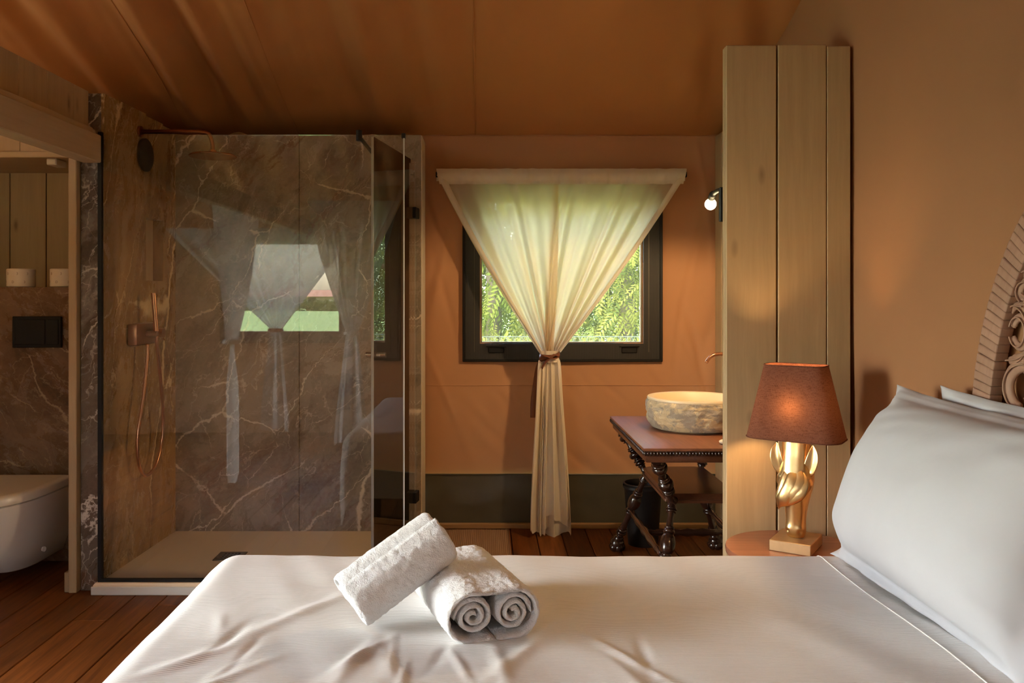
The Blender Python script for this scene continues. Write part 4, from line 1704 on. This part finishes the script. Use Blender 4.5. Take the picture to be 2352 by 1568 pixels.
pillow('pillow', 'big white pillow leaning in front at the head of the bed', (1.012, 2.035, .503), R(20), .88, .535, .15, 1.3)
pillow('pillow', 'white pillow behind, mostly hidden against the carved headboard', (1.172, 1.90, .490), R(9), .86, .53, .05, 4.7)

# ---------------------------------------------------------------- rolled towels


def ribbon_solid(bm, path, thick, L, nl, jit, ax0=0.0, seed=1, taper=None):
    """extrude a 2-D ribbon path (list of (a, b)) of given thickness along +Y for L; ends rounded; rough nap"""
    n = len(path)
    P = [Vector((a, 0, b)) for a, b in path]
    up, lo = [], []
    for i, p in enumerate(P):
        d = (P[min(i + 1, n - 1)] - P[max(i - 1, 0)]).normalized()
        nn = Vector((-d.z, 0, d.x))
        th = thick / 2 * (1.0 if 2 < i < n - 3 else (.55 if 0 < i < n - 1 else .2))
        up.append((p, nn * th))
        lo.append((p, -nn * th))
    prof = up + lo[::-1]
    rings = []
    ysteps = lin(0, 1, nl)
    for k, t_ in enumerate(ysteps):
        ends = min(k, nl - k)
        sc = 1.0 if ends >= 3 else (.35, .75, .93)[ends]
        ring = []
        for p, o_ in prof:
            y = ax0 + t_ * L
            q = p + o_ * sc
            e_ = noise.noise(Vector((q.x * 8, t_ * 3, q.z * 8 + seed))) * .006 * (1 if ends < 4 else .4)
            q = Vector((q.x, y + e_ + .003 * nz(p.x * 60, p.z * 60, seed + k * 0), q.z))
            nn = o_.normalized() if o_.length else Vector()
            q += nn * jit * (nz(q.x * 70, y * 70, q.z * 70 + seed) + .8 * nz(q.x * 160, y * 160, q.z * 160))
            ring.append(q)
        rings.append(ring)
    loft(bm, rings)


# double roll: two scrolls wound from both ends of one folded towel
TT = .0115
path = []


def spiral(cx, cz, r0, r1, a0, turns, squ=1.0, n=60, cw=1):
    out = []
    for i in range(n + 1):
        t_ = i / n
        r = lerp(r0, r1, t_)
        a = a0 + cw * 2 * pi * turns * t_
        out.append((cx + r * cos(a) * squ, cz + r * sin(a)))
    return out


tw2 = thing('towel', 'big white terry towel rolled from both ends lying on the duvet', 'towel', (.018, 1.86, .500), (R(0), 0, R(19)))
left = spiral(-.046, .054, .006, .0415, R(40), 2.4, 1.08, 110, 1)
right = spiral(.047, .054, .006, .0415, R(140), 2.4, 1.0, 110, -1)
bm = B()
ribbon_solid(bm, left, TT, .33, 60, .0014, seed=2)
ribbon_solid(bm, right, TT, .33, 60, .0014, seed=5)
obj('inner_scrolls', bm, M['terry'], tw2, smooth=True)
outer = []
for i in range(150):
    t_ = i / 149
    # from under the left scroll, round its left side, over both, down the right side and under
    if t_ < .40:
        a = lerp(R(-96), R(-270), t_ / .40)
        outer.append((-.046 + .060 * cos(a) * 1.02, .054 + .053 * sin(a)))
    elif t_ < .58:
        k = (t_ - .40) / .18
        outer.append((lerp(-.046, .047, k), .107 - .003 * sin(pi * k)))
    else:
        a = lerp(R(90), R(-100), (t_ - .58) / .42)
        outer.append((.047 + .056 * cos(a), .054 + .053 * sin(a)))
outer = [(lerp(.004, -.050, k / 14), .0015) for k in range(14)] + outer + [(lerp(.040, .006, k / 10), .0015) for k in range(1, 11)]
bm = B()
ribbon_solid(bm, outer, .013, .34, 70, .0022, ax0=-.006, seed=8)
obj('outer_wrap', bm, M['terry'], tw2, smooth=True)

# flat roll leaning on it
tw1 = thing('towel', 'smaller white towel roll leaning on the double rolled towel', 'towel', (-.268, 1.915, .548))
axis = Vector((.185, .105, .112)).normalized()
# section axes: 'wide' lies across the axis, nearly facing the camera and up
wide = Vector((.30, -.62, -.62))
wide = (wide - axis * wide.dot(axis)).normalized()
thin = axis.cross(wide).normalized()
if thin.z < 0:
    thin = -thin
tw1.matrix_world = Matrix(((wide.x, axis.x, thin.x, -.315), (wide.y, axis.y, thin.y, 1.935), (wide.z, axis.z, thin.z, .562), (0, 0, 0, 1)))
sp = []
for i in range(231):
    t_ = i / 230
    a = R(125) + 2 * pi * 2.92 * t_
    e_ = .72
    ca, sa = cos(a), sin(a)
    A_, B_ = lerp(.014, .077, t_), lerp(.006, .040, t_) + .007 * sst(.93, .99, t_)
    sp.append((A_ * abs(ca) ** e_ * (1 if ca > 0 else -1), B_ * abs(sa) ** e_ * (1 if sa > 0 else -1)))
bm = B()
ribbon_solid(bm, sp, .0118, .262, 64, .0018, seed=14)
obj('towel_roll', bm, M['terry'], tw1, smooth=True)

# ---------------------------------------------------------------- carved headboard
hb = thing('headboard', 'round carved wooden headboard with beaded edge and scrolls', 'headboard', (1.30, 1.61, 0))
HB0 = hb
HC, HZc, HA, HB_ = 1.61, .85, .625, .80
seg_bm = B()
box(seg_bm, -.017, .017, -.0385, .0385, -.0113, .0113, .0035, 2)
seg_me = bpy.data.meshes.new('carved_segment')
seg_bm.to_mesh(seg_me)
seg_bm.free()
seg_me.polygons.foreach_set('use_smooth', [True] * len(seg_me.polygons))
seg_me.materials.append(M['carved'])
# walk the arch at equal arc length
arc = []
N_ = 2000
last = None
acc = 0.0
for i in range(N_ + 1):
    a = lerp(R(-38), R(218), i / N_)
    p = Vector((0, HC + (HA - .04) * cos(a), HZc + (HB_ - .04) * sin(a)))
    if last is not None:
        acc += (p - last).length
    arc.append((acc, a, p))
    last = p
nseg = int(acc / .0232)
for k in range(nseg):
    s_ = (k + .5) * acc / nseg
    i = next(i for i, q in enumerate(arc) if q[0] >= s_)
    _, a, p = arc[i]
    tg = (arc[min(i + 5, N_)][2] - arc[max(i - 5, 0)][2]).normalized()
    nn = Vector((0, tg.z, -tg.y))
    if p.z < .30:
        continue
    o = bpy.data.objects.new('carved_segment', seg_me)
    COL.objects.link(o)
    o.parent = hb
    o.matrix_local = Matrix(((1, 0, 0, 1.302 - 1.30), (0, nn.y, tg.y, p.y - 1.61), (0, nn.z, tg.z, p.z), (0, 0, 0, 1)))
# backing rim behind the segments
bm = B()
tube(bm, [Vector((1.315, q[2].y, q[2].z)) for q in arc[::25]], .036, 8, (1.0, .22), up=(1, 0, 0))
obj('rim_back', bm, M['carved'], hb, world=True, smooth=True)


def carve(pts, w, name='carved_scroll', depth=.55, x=1.305, n=8):
    bm = B()
    c_ = spline([(x, y, z) for y, z in pts], n)
    m_ = len(c_)
    rad = w if isinstance(w, list) else [w * (1 if 2 < i < m_ - 3 else .7) for i in range(m_)]
    tube(bm, c_, rad, 10, (1.0, depth), up=(1, 0, 0))
    # a raised centre line
    tube(bm, [p - Vector((.0065 + w * depth * .75, 0, 0)) for p in c_], .0022, 5)
    return obj(name, bm, M['carved'], hb, world=True, smooth=True)


def ell(cy, cz, ry, rz, a0, a1, n=14, sp_=0.0):
    return [(cy + (ry - sp_ * i) * cos(R(lerp(a0, a1, i / n))), cz + (rz - sp_ * i) * sin(R(lerp(a0, a1, i / n)))) for i in range(n + 1)]


for sgn in (1, -1):
    q = lambda L: [(HC + sgn * (y - HC), z) for y, z in L]
    carve(q(ell(2.020, 1.035, .078, .060, -70, 250)), .018)
    carve(q(ell(2.050, 1.172, .030, .036, 20, 340)), .011)
    carve(q(ell(2.070, 1.165, .062, .070, 100, 250)), .010)
    carve(q(ell(2.015, 1.272, .040, .030, -60, 330, 18, .0012)), .013)
    carve(q([(2.09, 1.10), (2.04, 1.11), (1.97, 1.15), (1.93, 1.24), (1.95, 1.33)]), .015)
    carve(q([(2.10, 1.21), (2.07, 1.235), (2.03, 1.235)]), .010)
    carve(q([(2.07, 1.31), (2.0, 1.33), (1.95, 1.40), (1.93, 1.46)]), .014)
    carve(q(ell(1.86, 1.20, .07, .08, -40, 260)), .016)
    carve(q(ell(1.88, 1.42, .06, .05, -90, 240, 14, .001)), .014)
    carve(q(ell(1.74, 1.36, .07, .09, -60, 250)), .016)
    carve(q(ell(1.78, 1.50, .05, .04, 0, 300, 14, .001)), .012)
    # shell fan at the foot
    bm = B()
    for k in range(13):
        a = R(20 + 140 * k / 12)
        tube(bm, [(1.302, HC + sgn * (1.985 + .02 * cos(a)) - HC * 0, .895 + .02 * sin(a)), (1.296, HC + sgn * (1.985 - HC + .105 * cos(a)) if False else HC + sgn * (1.985 + .105 * cos(a) - HC), .895 + .085 * sin(a))] if False else
             [(1.303, HC + sgn * (1.985 + .02 * cos(a) - HC), .885 + .02 * sin(a)), (1.299, HC + sgn * (1.985 + .10 * cos(a) - HC), .885 + .085 * sin(a))], [.005, .010], 7)
    obj('carved_shell', bm, M['carved'], hb, world=True, smooth=True)
    carve(q(ell(2.005, 1.045, .03, .035, 60, 300)), .012, 'carved_leaf')
bm = B()
box(bm, 1.298, 1.322, 1.04, 2.18, .12, .87, .006)
obj('lower_panel', bm, M['carved'], hb, world=True)
bm = B()
for yy_ in (1.12, 2.10):
    box(bm, 1.30, 1.325, yy_ - .03, yy_ + .03, 0, .5, .004)
obj('leg', bm, M['carved'], hb, world=True)

# ---------------------------------------------------------------- curtains beyond the frame that the glass reflects


def side_curtain(label, y0, y1, x, ytie, ztop, seed, z_t=.95, along_x=False):
    SW = Matrix(((1, 0, 0, 0), (0, 1, 0, x), (0, 0, 1, 0), (0, 0, 0, 1))) if along_x else Matrix(((0, 1, 0, x), (1, 0, 0, 0), (0, 0, 1, 0), (0, 0, 0, 1)))
    root = thing('divider_curtain', label, 'curtain', ((y0 + y1) / 2, x, 0) if along_x else (x, (y0 + y1) / 2, 0))
    bm = drape(y0, y1, ytie, .09, ztop, z_t, 0, 6, seed, .02, .02, .03, 60, 30)
    bmesh.ops.transform(bm, matrix=SW, verts=bm.verts)
    obj('curtain_panel', bm, M['sheer_w'], root, world=True, smooth=True)
    bm = tail(ytie, .09, ytie - .16, ytie + .12, z_t, .01, -.07, 2.0, seed, .04, 50, 24)
    bmesh.ops.transform(bm, matrix=SW, verts=bm.verts)
    obj('curtain_tail', bm, M['sheer_w'], root, world=True, smooth=True)
    bm = B()
    tube(bm, [(ytie + .055 * sin(a), -.07 + .05 * cos(a), z_t) for a in lin(0, 2 * pi, 20)], .016, 6)
    bmesh.ops.transform(bm, matrix=SW, verts=bm.verts)
    obj('tie_band', bm, M['sheer_w'], root, world=True)
    return root


side_curtain('tied white curtain under the beam, reflected larger in the shower glass', .95, 2.02, -1.66, 1.42, 1.82, 31)
side_curtain('tied white curtain by the camera side, reflected smaller in the shower glass', -1.48, -.72, .19, -1.12, 2.05, 37, along_x=True)
cu2 = thing('curtain', 'white curtain tied at the far window, seen reflected in the glass', 'curtain', (-1.87, YF, 0))
o = obj('curtain_panel', drape(-2.93, -1.17, -1.93, .10, 1.88, .955, YF + .14, 9, 41, .0, .014, .02, 90, 30), M['sheer_w'], cu2, world=True, smooth=True)
o = obj('curtain_tail', tail(-1.93, .10, -2.06, -1.80, .93, .02, YF + .09, 2, 43, .03, 50, 24), M['sheer_w'], cu2, world=True, smooth=True)
bm = B()
tube(bm, [(-1.93 + .06 * cos(a), YF + .085 + .045 * sin(a), .95) for a in lin(0, 2 * pi, 20)], .016, 6)
obj('tie_band', bm, M['leather'], cu2, world=True)

# ---------------------------------------------------------------- outdoors
GZ = -.45
bm = B()
grid(bm, lambda x, y: Vector((x, y, GZ + .12 * nz(x * .05, y * .05, 1))), lin(-160, 120, 70), lin(-240, 90, 80))
gnd = st(obj('ground', bm, M['grass'], smooth=True))


def leaves(bm, n, centre, rad, size, rng, droop=.6, shell=.5):
    for _ in range(n):
        while True:
            p = Vector((rng.uniform(-1, 1), rng.uniform(-1, 1), rng.uniform(-1, 1)))
            if shell < p.length < 1:
                break
        c_ = Vector((centre[0] + p.x * rad[0], centre[1] + p.y * rad[1], centre[2] + p.z * rad[2]))
        s_ = size * rng.uniform(.6, 1.4)
        d = Vector((rng.gauss(0, .5), rng.gauss(0, .5), -droop + rng.gauss(0, .45))).normalized()
        u_, v_ = frame_of(d)
        a = rng.uniform(0, 6.28)
        w_ = u_ * cos(a) + v_ * sin(a)
        vs = [bm.verts.new(c_), bm.verts.new(c_ + d * s_ * .5 + w_ * s_ * .22), bm.verts.new(c_ + d * s_), bm.verts.new(c_ + d * s_ * .5 - w_ * s_ * .22)]
        bm.faces.new(vs)


def fronds(bm, n, centre, rad, rng, size):
    """hanging sprays: a drooping stem with leaflets either side"""
    for _ in range(n):
        a = rng.uniform(0, 6.28)
        r_ = sqrt(rng.random())
        p = Vector((centre[0] + rad[0] * r_ * cos(a), centre[1] + rad[1] * r_ * sin(a), centre[2] + rad[2] * rng.uniform(-1, 1)))
        d = Vector((rng.gauss(0, .45), rng.gauss(0, .45), -.75)).normalized()
        L_ = size * rng.uniform(.6, 1.3)
        side, up_ = frame_of(d)
        aa = rng.uniform(0, 6.28)
        side = side * cos(aa) + up_ * sin(aa)
        for k in range(7):
            c_ = p + d * (L_ * k / 7) + Vector((0, 0, -.08 * L_ * (k / 7) ** 2))
            for sg in (-1, 1):
                e_ = (side * sg * .8 + d * .55).normalized() * L_ * .30 * (1 - .06 * k)
                w_ = d * L_ * .05
                vs = [bm.verts.new(c_), bm.verts.new(c_ + e_ * .55 + w_), bm.verts.new(c_ + e_), bm.verts.new(c_ + e_ * .5 - w_)]
                bm.faces.new(vs)


def tree(loc, h, rad, label, mi, seed, nf=700, nl=1800, low=.15):
    rng = random.Random(seed)
    root = thing('drooping_tree', label, 'tree', loc, group=None)
    bm = B()
    tube(bm, [(0, 0, 0), (.08, .03, h * .3), (-.03, .05, h * .6), (.05, 0, h * .9)], [.13, .11, .08, .03], 10)
    for k in range(6):
        a = rng.uniform(0, 6.28)
        z_ = h * rng.uniform(.3, .7)
        tube(bm, [(0, 0, z_), (.45 * rad * cos(a), .45 * rad * sin(a), z_ + .3), (.8 * rad * cos(a), .8 * rad * sin(a), z_ + .1)], [.05, .035, .012], 7)
    obj('trunk', bm, M['bark'], root, smooth=True)
    bm = B()
    fronds(bm, nf * 3, (0, 0, h * .55), (rad, rad, h * (.55 - low)), rng, .27)
    leaves(bm, nl * 3, (0, 0, h * .55), (rad, rad, h * (.55 - low)), .085, rng)
    f_ = obj('foliage', bm, M['leaf'][mi], root)
    f_['kind'] = 'stuff'
    bm = B()
    fronds(bm, nf, (0, 0, h * .5), (rad * 1.05, rad * 1.05, h * (.5 - low)), rng, .30)
    f_ = obj('foliage', bm, M['leaf'][(mi + 1) % 3], root)
    f_['kind'] = 'stuff'
    return root


tree((.05, 11.6, GZ), 5.4, 1.5, 'bright green drooping tree outside behind the curtain left side', 0, 1)
tree((1.75, 10.8, GZ), 5.2, 1.35, 'bright green drooping tree outside at the right of the window', 1, 2)
tree((.95, 13.4, GZ), 6.2, 1.9, 'green tree standing behind the two nearer trees outside', 2, 3)
tree((-1.6, 13.0, GZ), 6.0, 1.9, 'green tree further left beyond the tent window', 0, 4)
tree((3.7, 12.4, GZ), 6.0, 1.9, 'green tree at the right end of the tree line', 2, 5)
tree((5.9, 13.0, GZ), 6.5, 2.2, 'tall green tree seen only in the shower door reflection', 0, 6)
# tall dry grass and low brush before the trees
bm = B()
rg = random.Random(5)
for _ in range(5200):
    x_, y_ = rg.uniform(-2.2, 4.2), rg.uniform(8.3, 10.2)
    hgt = rg.uniform(.7, 1.35)
    d = Vector((rg.gauss(0, .18), rg.gauss(0, .18), 1))
    b_ = Vector((x_, y_, GZ))
    wd = Vector((rg.uniform(-1, 1), rg.uniform(-1, 1), 0)).normalized() * .012
    bm.faces.new([bm.verts.new(b_ - wd), bm.verts.new(b_ + wd), bm.verts.new(b_ + d * hgt)])
tg_ = obj('tall_grass', bm, M['drygrass'])
tag(tg_, 'tall dry grass growing along the wire fence outside', 'grass', None, 'stuff')
bm = B()
leaves(bm, 14000, (1.0, 9.4, GZ + .55), (3.2, .8, .75), .075, random.Random(8), .2, 0)
br = obj('low_brush', bm, M['leaf'][1])
tag(br, 'low green brush behind the wire fence outside', 'shrubs', None, 'stuff')
# wire fence
fe = thing('wire_fence', 'wire mesh fence on white posts beyond the window', 'fence', (.9, 7.9, GZ))
bm = B()
fz0, fz1 = GZ + .1, .88
for k in range(-30, 80):
    x0 = k * .062 - .6
    for s_ in (-1, 1):
        a, b = Vector((x0, 7.9, fz0)), Vector((x0 + s_ * (fz1 - fz0) * .62, 7.9, fz1))
        w_ = Vector((.0022, 0, 0))
        bm.faces.new([bm.verts.new(a - w_), bm.verts.new(a + w_), bm.verts.new(b + w_), bm.verts.new(b - w_)])
for z_ in (fz0, fz1, (fz0 + fz1) / 2):
    box(bm, -2.2, 4.2, 7.898, 7.902, z_ - .003, z_ + .003)
f_ = obj('wire_mesh', bm, M['wire'], fe, world=True)
f_['kind'] = 'stuff'
for x_ in (-2.0, -.25, 1.47, 3.2):
    bxo('fence_post', (x_ - .022, x_ + .022, 7.86, 7.90, GZ, .955), M['whitepost'], fe, bev=.004)

# meadow side, seen reflected: hedge and farmhouse
bm = B()
leaves(bm, 9000, (-40, -92, .1), (50, 2.5, .75), .55, random.Random(18), .2, 0)
hd_ = obj('far_hedge', bm, M['leaf'][2])
tag(hd_, 'dark green hedge across the meadow reflected in the glass', 'hedge', None, 'stuff')
fh = thing('farmhouse', 'low pale farmhouse with terracotta roof far across the meadow', 'house', (-42, -132, GZ))
bxo('house_wall', (-75, -8, -138, -128, GZ - .1, 1.3), M['plaster'], fh)
bm = B()
loft(bm, [[Vector((x_, -140, 1.2)), Vector((x_, -126.8, 1.2)), Vector((x_, -133, 2.3))] for x_ in (-76, -7)])
obj('house_roof', bm, M['tile'], fh, world=True)
for x_ in (-68, -60, -52, -44, -36, -28, -20, -13):
    bxo('window', (x_ - .6, x_ + .6, -128.05, -127.95, .1, 1.0), M['black'], fh)
